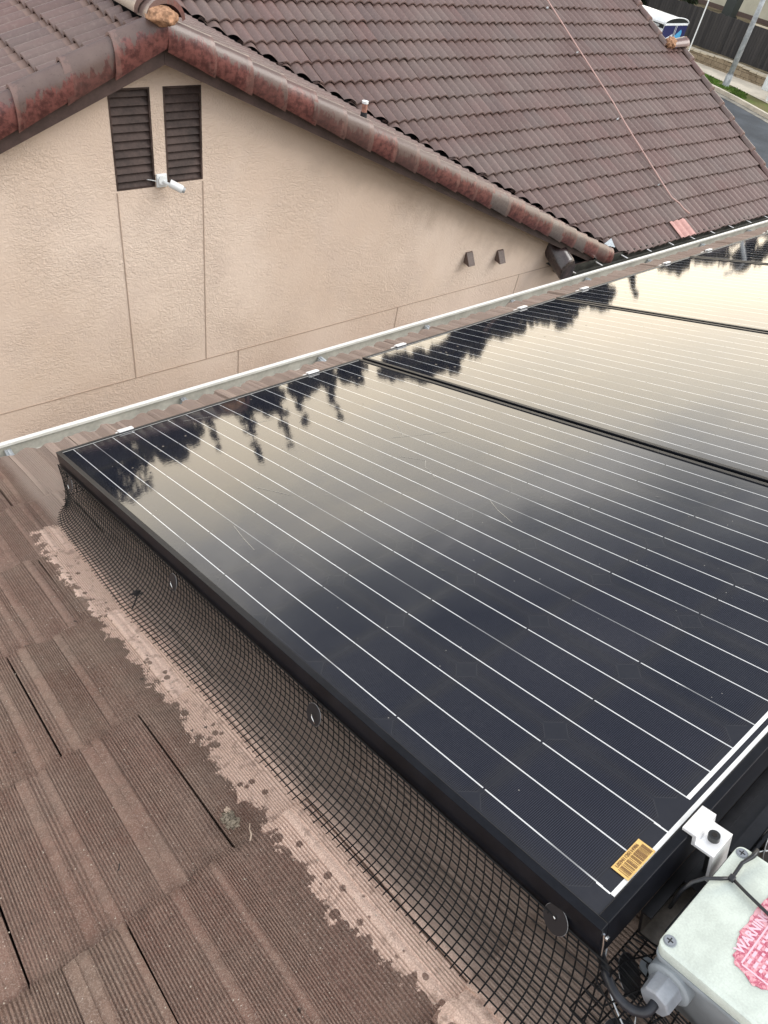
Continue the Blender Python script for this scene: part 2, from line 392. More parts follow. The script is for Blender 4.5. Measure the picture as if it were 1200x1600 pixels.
M['white_paint'] = mat('white painted gutter', (0.78, 0.78, 0.75), 0.35, 0, 0.5, worn((0.76, 0.745, 0.69), 0.08, 7))
M['gut_in'] = mat('gutter inside', (0.60, 0.61, 0.57), 0.5, 0, 0.4, worn((0.50, 0.485, 0.43), 0.15, 9))
M['brown_paint'] = mat('brown painted wood', (0.080, 0.052, 0.046), 0.5, 0, 0.4, worn((0.085, 0.056, 0.050), 0.2, 5, 0.15, 60))
M['louver'] = mat('brown louver', (0.07, 0.047, 0.040), 0.6, 0, 0.3, worn((0.075, 0.050, 0.043), 0.3, 6, 0.1, 60))
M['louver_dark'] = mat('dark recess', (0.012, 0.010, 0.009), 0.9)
M['nb_gutter'] = mat('dark gutter', (0.03, 0.032, 0.026), 0.6, 0, 0.4, worn((0.040, 0.040, 0.032), 0.4, 8))
M['joint'] = mat('control joint', (0.40, 0.30, 0.235), 0.8)
M['flash'] = mat('dark valley metal', (0.02, 0.022, 0.025), 0.5)
M['metal_sheet'] = mat('galvanised sheet', (0.42, 0.46, 0.48), 0.35, 0.5, 0.5, worn((0.40, 0.45, 0.48), 0.15, 30))
M['copper'] = mat('copper pipe', (0.46, 0.23, 0.17), 0.40, 0.2, 0.5, worn((0.47, 0.24, 0.18), 0.25, 30))
M['pink'] = mat('pink primer', (0.50, 0.27, 0.24), 0.55, 0, 0.4, worn((0.52, 0.285, 0.25), 0.12, 12))
M['conduit'] = mat('pinkish conduit', (0.50, 0.33, 0.29), 0.5, 0, 0.4)
M['mortar'] = mat('orange mortar', (0.42, 0.22, 0.12), 0.9, 0, 0.2, worn((0.44, 0.25, 0.15), 0.35, 25, 0.8, 60))
M['barrel'] = mat('dark wet trim tile', (0.035, 0.024, 0.024), 0.22, 0, 0.6, worn((0.045, 0.030, 0.030), 0.4, 9))
M['camwhite'] = mat('white camera plastic', (0.78, 0.80, 0.80), 0.35)
M['hood'] = mat('brown hood', (0.105, 0.072, 0.062), 0.5, 0, 0.4, worn((0.105, 0.072, 0.062), 0.15, 30))
M['house_wall'] = mat('house wall stucco', (0.42, 0.36, 0.29), 0.9, 0, 0.2, worn((0.42, 0.36, 0.29), 0.1, 3, 0.4, 40))
M['underlay'] = mat('roof underlay', (0.018, 0.014, 0.012), 0.95)
M['asphalt'] = mat('asphalt', (0.06, 0.065, 0.072), 0.75, 0, 0.4, worn((0.072, 0.080, 0.090), 0.25, 0.6, 0.4, 30))
M['concrete'] = mat('sidewalk concrete', (0.42, 0.38, 0.31), 0.85, 0, 0.3, worn((0.60, 0.54, 0.44), 0.15, 1.2, 0.3, 30))
M['kerb'] = mat('kerb concrete', (0.27, 0.25, 0.21), 0.85, 0, 0.3, worn((0.28, 0.26, 0.22), 0.25, 2, 0.3, 30))
M['grasss'] = mat('grass soil', (0.09, 0.13, 0.035), 0.9, 0, 0.2, worn((0.10, 0.125, 0.035), 0.5, 1.4, 0.5, 40, dark=(0.15, 0.125, 0.06)))
M['blade'] = mat('grass blades', (0.10, 0.20, 0.03), 0.7, 0, 0.3, worn((0.11, 0.20, 0.03), 0.4, 3))
M['soil'] = mat('dry soil', (0.17, 0.135, 0.085), 0.95, 0, 0.1, worn((0.19, 0.155, 0.10), 0.4, 1.5, 0.6, 20))
M['blackwood'] = mat('black stained boards', (0.022, 0.021, 0.022), 0.6, 0, 0.3)
M['cream_wall'] = mat('pale wall', (0.40, 0.38, 0.29), 0.9, 0, 0.2, worn((0.50, 0.48, 0.38), 0.12, 1, 0.3, 30))
M['cream_trim'] = mat('cream kerb', (0.50, 0.44, 0.34), 0.8)
M['trailer'] = mat('white trailer skin', (0.80, 0.82, 0.82), 0.3, 0, 0.5, worn((0.80, 0.82, 0.82), 0.06, 2))
M['trim_dark'] = mat('black trim', (0.015, 0.018, 0.018), 0.4)
M['navy'] = mat('navy vinyl', (0.022, 0.026, 0.10), 0.35, 0, 0.5)
M['decal_white'] = mat('white vinyl', (0.68, 0.74, 0.78), 0.4)
M['decal_blue'] = mat('light blue vinyl', (0.08, 0.36, 0.62), 0.4)
M['galv'] = mat('galvanised pole', (0.42, 0.45, 0.47), 0.45, 0.1, 0.5, worn((0.50, 0.53, 0.55), 0.25, 5))
M['bin'] = mat('dark green bin', (0.035, 0.042, 0.040), 0.5)
M['tyre'] = mat('tyre rubber', (0.02, 0.02, 0.02), 0.8)
M['leaf_dark'] = mat('dark evergreen leaves', (0.012, 0.017, 0.010), 0.9, 0, 0.1, worn((0.014, 0.019, 0.011), 0.4, 3))
M['leaf'] = mat('green leaves', (0.04, 0.055, 0.018), 0.7, 0, 0.3, worn((0.030, 0.044, 0.016), 0.4, 2))
M['bark'] = mat('bark', (0.09, 0.07, 0.05), 0.9)
M['twig'] = mat('dead twig', (0.012, 0.010, 0.009), 0.8)
M['moss'] = mat('dry grey clump', (0.20, 0.17, 0.13), 0.95, 0, 0.1, worn((0.25, 0.21, 0.16), 0.5, 180, 0.8, 400))
M['dry_leaf'] = mat('dry leaf', (0.45, 0.35, 0.27), 0.8, 0, 0.2)
def f_sticker(n, b):
    c = n.coord(); t = n.noise(c, 170, 4, 0.65, 0.8)
    n.link(n.mix(n.map(t, 0.4, 0.62), (0.46, 0.095, 0.155), (0.78, 0.42, 0.46)), b.inputs['Base Color'])
    n.link(n.bump(t, 0.8, 0.0015), b.inputs['Normal'])
M['warn'] = mat('faded red label', (0.6, 0.2, 0.25), 0.5, fn=f_sticker)
M['warn_light'] = mat('pale pink print', (0.80, 0.52, 0.60), 0.5)
def f_stone(n, b):
    c = n.coord(); br = n.add('ShaderNodeTexBrick')
    x, y, z = n.sep(c); cb = n.add('ShaderNodeCombineXYZ'); n.link(y, cb.inputs[0]); n.link(z, cb.inputs[1])
    n.link(cb.outputs[0], br.inputs['Vector']); br.inputs['Scale'].default_value = 1.0
    br.inputs['Brick Width'].default_value = 0.42; br.inputs['Row Height'].default_value = 0.2; br.inputs['Mortar Size'].default_value = 0.012
    br.inputs['Color1'].default_value = (0.20, 0.155, 0.105, 1); br.inputs['Color2'].default_value = (0.30, 0.24, 0.165, 1); br.inputs['Mortar'].default_value = (0.09, 0.07, 0.05, 1)
    base = n.mix(n.map(n.noise(c, 6, 4), 0.4, 0.7, 0, 0.5), br.outputs[0], (0.33, 0.27, 0.19))
    n.link(base, b.inputs['Base Color']); n.link(n.bump(n.noise(c, 14, 4), 0.7, 0.05), b.inputs['Normal'])
M['stone'] = mat('split face block', rough=0.95, spec=0.2, fn=f_stone)
def f_boards(n, b):
    c = n.coord(); x, y, z = n.sep(c)
    k = n.math('FLOOR', n.math('DIVIDE', y, 0.145)); wn = n.add('ShaderNodeTexWhiteNoise', noise_dimensions='1D'); n.link(k, wn.inputs['W'])
    st = n.noise(n.vmul(c, (1, 7, 0.8)), 2.0, 4, 0.6)
    base = n.mix(wn.outputs[0], (0.030, 0.029, 0.030), (0.055, 0.051, 0.051))
    base = n.mix(n.map(st, 0.5, 0.75, 0, 0.5), base, (0.075, 0.065, 0.055))
    gap = n.map(n.math('PINGPONG', y, 0.0725), 0.0, 0.006, 1, 0)
    base = n.mix(gap, base, (0.004, 0.004, 0.004)); n.link(base, b.inputs['Base Color'])
M['boards'] = mat('black fence boards', rough=0.7, spec=0.2, fn=f_boards)

# ================================================================== GROUND AND STREET
def sheet(name, pts, z, m, kind='structure'):
    o = mesh_obj(name, [Vector((p[0], p[1], z)) for p in pts], [tuple(range(len(pts)))], m)
    return tag(o, kind=kind)
tag(mesh_obj('ground', [(-250, -250, -0.03), (350, -250, -0.03), (350, 350, -0.03), (-250, 350, -0.03)], [(0, 1, 2, 3)], M['soil']), kind='structure')
curb = [(8.0, -1.2), (18.0, 1.5), (24.5, 4.6), (29.2, 8.6), (31.6, 11.2), (32.9, 13.0), (33.82, 14.9), (34.5, 16.6), (34.98, 18.1), (35.5, 20.2), (35.9, 25), (36.0, 60)]
curb = [(x, y - 0.4) for x, y in curb]
def off(line, d):
    res = []
    for i, p in enumerate(line):
        a = Vector(line[max(i - 1, 0)]); b = Vector(line[min(i + 1, len(line) - 1)]); t = (b - a).normalized()
        res.append((p[0] + t.y * d, p[1] - t.x * d))
    return res
def strip(name, l1, l2, z, m, h=None):
    mb = MB(); n = len(l1)
    for i in range(n - 1):
        a, b, c, d = l1[i], l1[i + 1], l2[i + 1], l2[i]
        if h is None: mb.quad((*a, z), (*b, z), (*c, z), (*d, z))
        else:
            mb.quad((*a, z + h), (*b, z + h), (*c, z + h), (*d, z + h)); mb.quad((*a, z), (*b, z), (*b, z + h), (*a, z + h)); mb.quad((*d, z), (*c, z), (*c, z + h), (*d, z + h))
    return tag(mb.build(name, m), kind='structure')
road_l = [(x - 12, y + 6) for x, y in curb]
strip('road', off(curb, 0.0), off(curb, -11.5), -0.012, M['asphalt'])
strip('gutter_pan', off(curb, 0.0), off(curb, -0.42), -0.004, M['kerb'])
strip('kerb', off(curb, 0.16), off(curb, 0.0), -0.01, M['concrete'], 0.15)
side_near = [(x + dx, y) for (x, y), dx in zip(off(curb, 1.35), [0] * 12)]
strip('planting_strip', off(curb, 1.45), off(curb, 0.16), 0.10, M['grasss'])
strip('sidewalk', off(curb, 3.6), off(curb, 1.45), 0.115, M['concrete'])
# blades on the grass strip
mb = MB()
for i in range(2600):
    y = random.uniform(16.4, 19.6); x0 = np.interp(y, [p[1] for p in curb], [p[0] for p in curb])
    x = x0 + random.uniform(0.25, 1.35)
    if mnoise.noise(Vector((x * 1.3, y * 1.3, 0))) < -0.1: continue
    h = random.uniform(0.04, 0.11); a = random.uniform(0, 6.28); wdt = 0.02
    dx, dy = math.cos(a) * wdt, math.sin(a) * wdt
    mb.quad((x - dx, y - dy, 0.1), (x + dx, y + dy, 0.1), (x + random.uniform(-.03, .03), y + random.uniform(-.03, .03), 0.1 + h))
tag(mb.build('grass', M['blade']), 'short green grass on the strip between kerb and sidewalk', 'grass', kind='stuff')

# retaining wall, fence, yard behind
t = tag(empty('retaining_wall', (38.7, 20, 0)), 'low tan block retaining wall beside the sidewalk below the black fence', 'wall')
mb = MB(); y = 2.0
while y < 45:
    h = 0.52 + 0.05 * math.sin(y * 1.7); mb.box((-0.10, y - 20, 0), (0.18, y - 20 + 0.8, h)); y += 0.8
mb.build('wall_blocks', M['stone'], t, bevel=0.015)
mb = MB(); y = 2.0
while y < 45:
    mb.box((-0.14 + random.uniform(-.02, .02), y - 20 + 0.01, 0.53 + 0.05 * math.sin(y * 1.7)), (0.22, y - 20 + 0.39, 0.60 + 0.02 * math.sin(y * 1.7))); y += 0.4
mb.build('cap_blocks', M['cream_trim'], t, bevel=0.012)
tag(mesh_obj('raised_bank', [(38.85, -10, 0.5), (39.5, -10, 0.6), (39.5, 60, 0.6), (38.85, 60, 0.5), (60, -10, 1.75), (60, 60, 1.75), (40.6, -10, 1.72), (40.6, 60, 1.72), (39.55, -10, 1.6), (39.55, 60, 1.6), (39.5, -10, .6), (39.5, 60, .6)],
    [(0, 1, 2, 3), (10, 8, 9, 11), (8, 6, 7, 9), (6, 4, 5, 7)], M['soil']), kind='structure')
t = tag(empty('wooden_fence', (39.45, 20, 0.5)), 'tall black stained board fence above the tan retaining wall', 'fence')
mb = MB(); y = -12.0
while y < 30:
    mb.box((-0.02, y, 0.08), (0.02, y + 0.14, 1.58 + random.uniform(-0.02, 0.02) - 0.0035 * y)); y += 0.145
mb.build('fence_boards', M['boards'], t)
for k in range(17): MB().box((0.02, -12 + k * 2.4, 0), (0.11, -12 + k * 2.4 + 0.09, 1.5)).build('fence_post', M['blackwood'], t)
mb = MB().box((-0.035, -6.3, 1.585), (0.10, -0.2, 1.635)); mb.build('cap_rail', M['cream_trim'], t)
t = tag(empty('far_house', (43.6, 22, 1.7)), 'pale olive house wall beyond the black fence at the top right', 'house')
mb = MB().box((0, -16, 0), (8, 3.6, 2.7)); mb.build('wall', M['cream_wall'], t)
mb = MB().box((-0.04, -16, -0.02), (-0.005, 3.6, 0.22)); mb.build('plinth', M['hood'], t)
mb = MB().prism([(-0.6, -16.4, 2.7), (8.6, -16.4, 2.7), (4, -16.4, 4.0)], (0, 20.4, 0)); mb.build('roof', M['cap'], t)
t = tag(empty('wheelie_bin', (41.35, 22.0, 1.70)), 'dark green wheeled bin standing behind the black fence', 'bin')
mb = MB().prism([(-0.26, -0.24, 0.05), (0.26, -0.24, 0.05), (0.30, -0.3, 0.98), (-0.32, -0.3, 0.98)], (0, 0.56, 0)); mb.build('body', M['bin'], t, bevel=0.02)
mb = MB().box((-0.34, -0.33, 0.98), (0.34, 0.30, 1.05)); mb.build('lid', M['bin'], t, bevel=0.025)
mb = MB().cyl((0.25, -0.3, 0.1), (0.25, 0.32, 0.1), 0.10); mb.build('wheel', M['tyre'], t)
mb = MB().cyl((0.36, -0.2, 0.98), (0.36, 0.2, 0.98), 0.015, 8); mb.build('handle', M['bin'], t)
def shrub(x, y, z, s, label, seed):
    rnd = random.Random(seed); t = tag(empty('garden_shrub', (x, y, z)), label, 'shrub', 'small shrubs beyond the black fence')
    mb = MB()
    for i in range(7):
        a = rnd.uniform(0, 6.28); mb.tube([(0, 0, 0), (math.cos(a) * s * .3, math.sin(a) * s * .3, s * .45), (math.cos(a) * s * .5, math.sin(a) * s * .5, s * .8)], [.02, .014, .005], 5)
    mb.build('stem', M['bark'], t)
    mb = MB()
    for i in range(420):
        d = Vector((rnd.gauss(0, 1), rnd.gauss(0, 1), rnd.gauss(0, 1))).normalized() * s * 0.55 * rnd.uniform(.3, 1); d.z = abs(d.z) * 1.2 + s * .15
        e1 = Vector((rnd.gauss(0, 1), rnd.gauss(0, 1), rnd.gauss(0, 1))).normalized() * .09; e2 = e1.cross(Vector((rnd.gauss(0, 1), rnd.gauss(0, 1), 1))).normalized() * .04
        mb.quad(d - e1, d + e2, d + e1, d - e2)
    mb.build('foliage', M['leaf'], t)
shrub(41.3, 24.4, 1.7, 0.85, 'straggly dark shrub behind the fence, left of the wheeled bin', 1)
shrub(41.9, 19.0, 1.7, 0.9, 'spiky green shrub behind the fence, beside the grey lamp pole', 2)

# street lamp pole
t = tag(empty('street_lamp', (35.95, 17.92, 0.1)), 'grey galvanised street lamp pole standing in the grass strip', 'lamp post')
mb = MB().tube([(0, 0, 0), (0, 0, 6.4)], [0.125, 0.085], 20); mb.build('pole', M['galv'], t, smooth=True)
mb = MB().cyl((0, 0, 0), (0, 0, 0.5), 0.16, 20, 0.145); mb.build('base_sleeve', M['galv'], t, auto=0.6)
mb = MB().tube([(0, 0, 6.35), (-0.3, 0.1, 6.6), (-0.9, 0.3, 6.7)], [.06, .05, .04], 10); mb.build('arm', M['galv'], t)
mb = MB().box((-1.4, 0.2, 6.64), (-0.85, 0.40, 6.76)); mb.build('lamp_head', M['galv'], t, bevel=0.03)
# thin white marker pole behind trailer
t = tag(empty('marker_pole', (37.5, 21.2, 0.1)), 'thin white pole rising behind the cargo trailer', 'pole')
MB().tube([(0, 0, 0), (0, 0, 4.2)], 0.03, 10).build('pole', M['camwhite'], t)
MB().cyl((0, 0, 0), (0, 0, .05), .09, 12).build('base_plate', M['galv'], t)
# cabinet
t = tag(empty('parcel_cabinet', (36.35, 15.85, 0.08)), 'white street cabinet on a short pedestal at the right edge', 'cabinet')
MB().box((-0.28, -0.5, 0.38), (0.28, 0.5, 1.55)).build('cabinet_box', M['trailer'], t, bevel=0.02)
MB().box((-0.14, -0.14, 0), (0.14, 0.14, 0.38)).build('pedestal', M['trailer'], t, bevel=0.01)
MB().box((-0.29, -0.42, 0.48), (-0.281, 0.42, 1.45)).build('door', M['camwhite'], t)

# cargo trailer, tail towards us
t = tag(empty('cargo_trailer', (33.55, 20.0, 0.0), (0, 0, R(2))), 'white enclosed cargo trailer with navy tail doors parked at the kerb', 'trailer')
hw, zb, zt = 0.97, 0.42, 1.98
arch = [(hw * math.cos(a), zt + 0.21 * math.sin(a)) for a in [math.pi * i / 14 for i in range(15)]]
mb = MB().prism([(-hw, 0, zb), (hw, 0, zb)] + [(x, 0, z) for x, z in arch], (0, 4.2, 0)); mb.build('body', M['trailer'], t, auto=0.5)
mb = MB()
ring = [(x * 1.015, z + 0.012) for x, z in arch]
mb.tube([(x, -0.005, z) for x, z in ring], 0.022, 6); mb.build('roof_trim', M['trailer'], t)
mb = MB().prism([(x * .97, -0.012, z - .01) for x, z in arch[1:-1]], (0, 0.006, 0)); mb.build('header_panel', M['trim_dark'], t)
MB().box((-0.93, -0.03, zt - 0.045), (0.93, -0.006, zt - 0.005)).build('header_bar', M['trailer'], t)
for s_ in (-1, 1):
    d = MB().box((min(0.012 * s_, 0.93 * s_), -0.03, 0.5), (max(0.012 * s_, 0.93 * s_), -0.006, zt - 0.06)).build('door', M['navy'], t)
    MB().tube([(s_ * 0.05, -0.045, 0.5), (s_ * 0.05, -0.045, zt - .05)], 0.012, 6).build('lock_bar', M['camwhite'], d)
    if s_ < 0:
        MB().prism([(-0.80, -0.034, 1.05), (-0.62, -0.034, 1.45), (-0.10, -0.034, 1.62), (-0.03, -0.034, 1.35), (-0.2, -0.034, 1.18), (-0.55, -0.034, 1.20), (-0.66, -0.034, 1.05)], (0, -.003, 0)).build('white_emblem', M['decal_white'], d)
        MB().prism([(-0.55, -0.034, 1.0), (-0.15, -0.034, 1.12), (-0.1, -0.034, .92), (-.5, -.034, .85)], (0, -.003, 0)).build('blue_emblem', M['decal_blue'], d)
    else:
        MB().prism([(0.08, -0.034, 1.55), (0.5, -0.034, 1.78), (0.62, -0.034, 1.66), (0.6, -0.034, 1.40), (0.46, -0.034, 1.28), (0.40, -0.034, 1.42), (0.14, -0.034, 1.36)], (0, -.003, 0)).build('blue_emblem', M['decal_blue'], d)
        MB().prism([(0.0 + .02, -0.034, 1.40), (0.09, -0.034, 1.35), (0.05, -0.034, 1.12), (.02, -.034, 1.1)], (0, -.003, 0)).build('white_emblem', M['decal_white'], d)
MB().box((-hw - 0.012, 0.0, zt - 0.16), (-hw - 0.002, 4.2, zt - 0.02)).build('side_stripe', M['trim_dark'], t)
for s_ in (-1, 1):
    for yy in (1.5, 2.35):
        wq = MB().cyl((s_ * (hw + .02), yy, 0.34), (s_ * (hw + .22), yy, 0.34), 0.34, 24).build('wheel', M['tyre'], t, auto=0.6)
        MB().cyl((s_ * (hw + .205), yy, 0.34), (s_ * (hw + .225), yy, 0.34), 0.19, 16).build('rim', M['clamp'], wq)
MB().prism([(-0.5, 4.2, 0.42), (0.5, 4.2, 0.42), (0.05, 5.3, 0.42), (-0.05, 5.3, 0.42)], (0, 0, 0.1)).build('drawbar', M['trim_dark'], t)
def text_mesh(name, s, size, m, parent, mtx, ext=0.0, bold=0.0):
    cu = bpy.data.curves.new(name, 'FONT'); cu.body = s; cu.size = size; cu.extrude = ext; cu.offset = bold; cu.resolution_u = 3
    o = bpy.data.objects.new(name, cu); COL.objects.link(o)
    dg = bpy.context.evaluated_depsgraph_get(); me = bpy.data.meshes.new_from_object(o.evaluated_get(dg))
    bpy.data.objects.remove(o); me.materials.clear(); me.materials.append(m); me.transform(mtx); me.name = name
    return finish(bpy.data.objects.new(name, me), parent)
text_mesh('web_address', '.com', 0.16, M['camwhite'], t, Matrix(((0, 0, -1, -hw - 0.014), (-1, 0, 0, 0.55), (0, 1, 0, zt - 0.135), (0, 0, 0, 1))), 0.001, 0.004)
# unreadable pale characters ahead of the address: a worn strip of block shapes
mb = MB(); y = 0.62
for k in range(13):
    wd_ = random.uniform(.05, .10); mb.box((-hw - 0.016, y, zt - 0.135), (-hw - 0.013, y + wd_, zt - 0.135 + random.choice((.09, .10, .06)))); y += wd_ + .03
mb.build('worn_lettering', M['camwhite'], t)

# ================================================================== TREES (seen only mirrored in the glass, they stand beyond the neighbour's house)
def tree(name, x, y, h, r, kind, label, seed, cat='tree', group='trees beyond the neighbouring house'):
    rnd = random.Random(seed); t = tag(empty(name, (x, y, 0)), label, cat, group)
    mb = MB(); mb.tube([(0, 0, 0), (0.05 * r, 0, h * 0.4), (0, 0.04 * r, h * (0.9 if kind == 'cone' else 0.7))], [0.05 * h * .5, 0.035 * h * .5, 0.02], 8)
    for i in range(9):
        a = rnd.uniform(0, 6.28); z = h * rnd.uniform(.25, .7); l = r * (.75 if kind == 'round' else .35)
        mb.tube([(0, 0, z), (math.cos(a) * l * .5, math.sin(a) * l * .5, z + l * .25), (math.cos(a) * l, math.sin(a) * l, z + l * .4)], [.08, .05, .015], 5)
    mb.build('trunk', M['bark'], t)
    N = 9500 if kind == 'cone' else (14000 if r > 3 else 5200); vs = []; fs = []
    clumps = []
    if kind == 'cone':
        zz = h * 0.12
        while zz < h:
            f = 1 - (zz / h); rad = r * (f ** 0.8) * rnd.uniform(.7, 1.15)
            k = max(1, int(6 * f + 1))
            for i in range(k):
                a = rnd.uniform(0, 6.28); clumps.append((math.cos(a) * rad * .5, math.sin(a) * rad * .5, zz + rnd.uniform(-.1, .1), max(.12, rad * .55), 0.7))
            zz += h * 0.030
    else:
        for i in range(70 if r > 3 else 46):
            d = Vector((rnd.gauss(0, 1), rnd.gauss(0, 1), rnd.gauss(0, 1))).normalized() * rnd.uniform(.25, .85)
            clumps.append((d.x * r, d.y * r, h - r * 1.05 + d.z * r * .95, r * rnd.uniform(.2, .36), .8))
        for i in range(16):
            a = rnd.uniform(0, 6.28); clumps.append((math.cos(a) * r * .7, math.sin(a) * r * .7, rnd.uniform(.25, .6) * h, r * .3, .8))
    wsum = sum(c[3] ** 2 for c in clumps); lf = 0.135 if kind == 'cone' else 0.14
    for cx, cy, cz, cr, sq in clumps:
        k = int(N * cr * cr / wsum) + 4
        D = np.random.RandomState(rnd.randint(0, 10 ** 6)); d = D.normal(size=(k, 3)); d /= np.linalg.norm(d, axis=1)[:, None]; d *= (D.uniform(.2, 1, k) ** .6)[:, None]
        c = np.array((cx, cy, cz)) + d * (cr, cr, cr * sq)
        e1 = D.normal(size=(k, 3)); e1 /= np.linalg.norm(e1, axis=1)[:, None]; e2 = np.cross(e1, D.normal(size=(k, 3))); e2 /= np.linalg.norm(e2, axis=1)[:, None]
        sz = D.uniform(.6, 1.5, k)[:, None] * lf
        q = np.stack([c - e1 * sz, c + e2 * sz * .6, c + e1 * sz, c - e2 * sz * .6], 1).reshape(-1, 3)
        b = len(vs); vs += q.tolist(); fs += [(b + 4 * i, b + 4 * i + 1, b + 4 * i + 2, b + 4 * i + 3) for i in range(k)]
    mesh_obj('crown', vs, fs, M['leaf_dark'], t)
def polar(az, d):
    xe_ = float(np.interp(az, [11, 22, 34.6, 50, 59.7, 65], [.38, .85, 1.37, 2.39, 3.39, 4.4])); return xe_ + d * math.sin(R(az)), 1.5 + d * math.cos(R(az))
def ht(elv, d): return 6.12 + d * math.tan(R(elv))
TREES = [ # azimuth, distance, top elevation, crown radius, kind, label
    (13.2, 27, 5.0, 3.3, 'round', 'broad dark evergreen, the biggest tree beyond the house, mirrored at the panel corner'),
    (18.4, 29, 2.5, 1.17, 'round', 'small round dark tree right of the biggest evergreen'),
    (19.9, 30, 1.8, 0.81, 'round', 'low round dark tree left of the first conifer'),
    (21.9, 30, 2.3, 1.01, 'cone', 'shortest conifer, mirrored beside the first panel clamp'),
    (24.7, 28, 4.4, 1.15, 'cone', 'tallest narrow conifer mirrored in the first panel'),
    (27.3, 28, 4.0, 1.22, 'cone', 'second tallest narrow conifer, right of the tallest'),
    (29.0, 29, 2.9, 1.01, 'cone', 'middling conifer between the two pairs of tall ones'),
    (31.7, 29, 3.3, 1.22, 'cone', 'lone conifer beside the low hedge trees'),
    (26.3, 31, 1.1, 0.90, 'round', 'low leafy tree behind the tallest conifers'),
    (30.3, 31, 0.9, 1.17, 'round', 'low leafy tree behind the lone conifer'),
    (33.6, 30, 0.9, 0.90, 'round', 'low leafy tree right of the lone conifer'),
    (37.0, 30, 1.8, 0.85, 'round', 'loose rounded tree mirrored at the joint of the first two panels'),
    (39.0, 30, 2.4, 0.81, 'round', 'rounded tree mirrored left in the second panel'),
    (41.3, 31, 2.5, 0.99, 'round', 'tall rounded tree mirrored in the second panel'),
    (43.6, 32, 1.8, 1.17, 'round', 'shorter rounded tree right of the tall rounded one'),
    (46.3, 33, 1.2, 1.44, 'round', 'spreading dark tree mirrored at the top middle of the second panel'),
    (49.6, 33, 1.8, 1.44, 'round', 'spreading dark tree mirrored at the joint of the second and third panels'),
    (52.6, 34, 1.2, 1.35, 'round', 'dark tree mirrored in the third panel'),
    (55.6, 44, 1.0, 0.81, 'cone', 'narrow conifer across the street mirrored in the third panel'),
    (58.7, 52, 0.5, 1.26, 'round', 'dark tree across the street mirrored at the end of the third panel'),
    (61.2, 56, 0.9, 1.80, 'round', 'dark tree across the street mirrored in the fourth panel'),
    (63.2, 56, 1.8, 1.44, 'round', 'tall tree across the street mirrored in the fourth panel'),
    (65.4, 56, 1.6, 1.62, 'round', 'tree across the street mirrored at the right end of the fourth panel'),
]
for i, (az, d, ev, r, k, lab) in enumerate(TREES):
    x, y = polar(az, d); tree('conifer' if k == 'cone' else 'evergreen_tree', x, y, ht(ev + (.25 if k == 'round' else .1), d), r, k, lab, 100 + i)

# ================================================================== NEIGHBOUR HOUSE
nb = tag(empty('neighbour_house', Wp(2.634, 5.55, -6.8)), 'tan stucco house with brown wavy tile roof and gable facing us', 'house')
NBI = Matrix.Translation(-nb.location)
def nb_build(name, verts, faces, m, smooth=False, tint=None, parent=None):
    """verts in world space, baked local to the house; stucco uses world-like coordinates through its own offset"""
    o = mesh_obj(name, verts, faces, m, None, smooth, tint)
    par = parent or nb
    o.parent = par; o.matrix_parent_inverse = par.matrix_world.inverted() if parent else NBI
    return o
class NB(MB):
    def build(s, name, m, parent=None, **kw):
        o = MB.build(s, name, m, None, **kw); o.parent = nb; o.matrix_parent_inverse = NBI
        if parent is not None: o.parent = parent; o.matrix_parent_inverse = Matrix.Identity(4)
        return o

GX, GZ, GM = 2.634, -1.245, 0.412           # gable ridge x, ridge height, pitch
MC, MS = -6.8376, 0.5                     # main roof z = MC + MS*y
def tile_field(name, O, ds, dt, nrm, ns, nt, expo, wave, waves, jog=None, clip=(), flip=False, amp=0.043, seed=1, ng=0.0, ex=1.05, hb_=0.0):
    """O eave corner; ds up-slope unit; dt across unit; courses counted from the eave"""
    rnd = random.Random(seed); V = []; F = []; T = []
    K = 10 * waves; tw = wave * waves
    tt = [tw * i / K for i in range(K + 1)]
    prof = [amp * (abs(math.sin(math.pi * (t / wave))) ** ex) - .012 for t in tt]
    for j in range(ns):
        for i in range(nt):
            r1, r3 = rnd.random(), rnd.random(); dz = rnd.uniform(-.003, .003); dsj = rnd.uniform(-.009, .009) + (rnd.uniform(-.02, .0) if rnd.random() < .03 else 0); tl = rnd.uniform(-.004, .004)
            b = len(V)
            rows = [(.045, -.060, 0.0), (.040, -.019, 0.0), (-0.004, -0.019, ng), (-0.004, -0.003, ng), (0.0, 0.003, 0.0), (expo - .048, -0.031, 0.0), (expo - .040, -0.0315, hb_), (expo + 0.05, -0.040, hb_)]
            for (s_, h_, g_) in rows:
                for t_, p_ in zip(tt, prof):
                    V.append(O + ds * (j * expo + s_ + dsj) + dt * (i * tw + t_ * 0.994 + 0.001) + nrm * (p_ + h_ + dz + tl * t_ / tw))
                    T.append((r1, g_, r3))
            for a in range(7):
                for c in range(K):
                    q = (b + a * (K + 1) + c, b + a * (K + 1) + c + 1, b + (a + 1) * (K + 1) + c + 1, b + (a + 1) * (K + 1) + c)
                    F.append(q if not flip else q[::-1])
    o = mesh_obj(name, V, F, M['far_tile'], None, True, T)
    bm = bmesh.new(); bm.from_mesh(o.data)
    for (co, no) in clip:
        bmesh.ops.bisect_plane(bm, geom=bm.verts[:] + bm.edges[:] + bm.faces[:], dist=1e-5, plane_co=co, plane_no=no, clear_outer=True)
    for e in bm.edges:
        if len(e.link_faces) == 2 and e.calc_face_angle(0) > 0.9: e.smooth = False
    bm.to_mesh(o.data); bm.free()
    o.parent = nb; o.matrix_parent_inverse = NBI
    return o
EX = 0.34
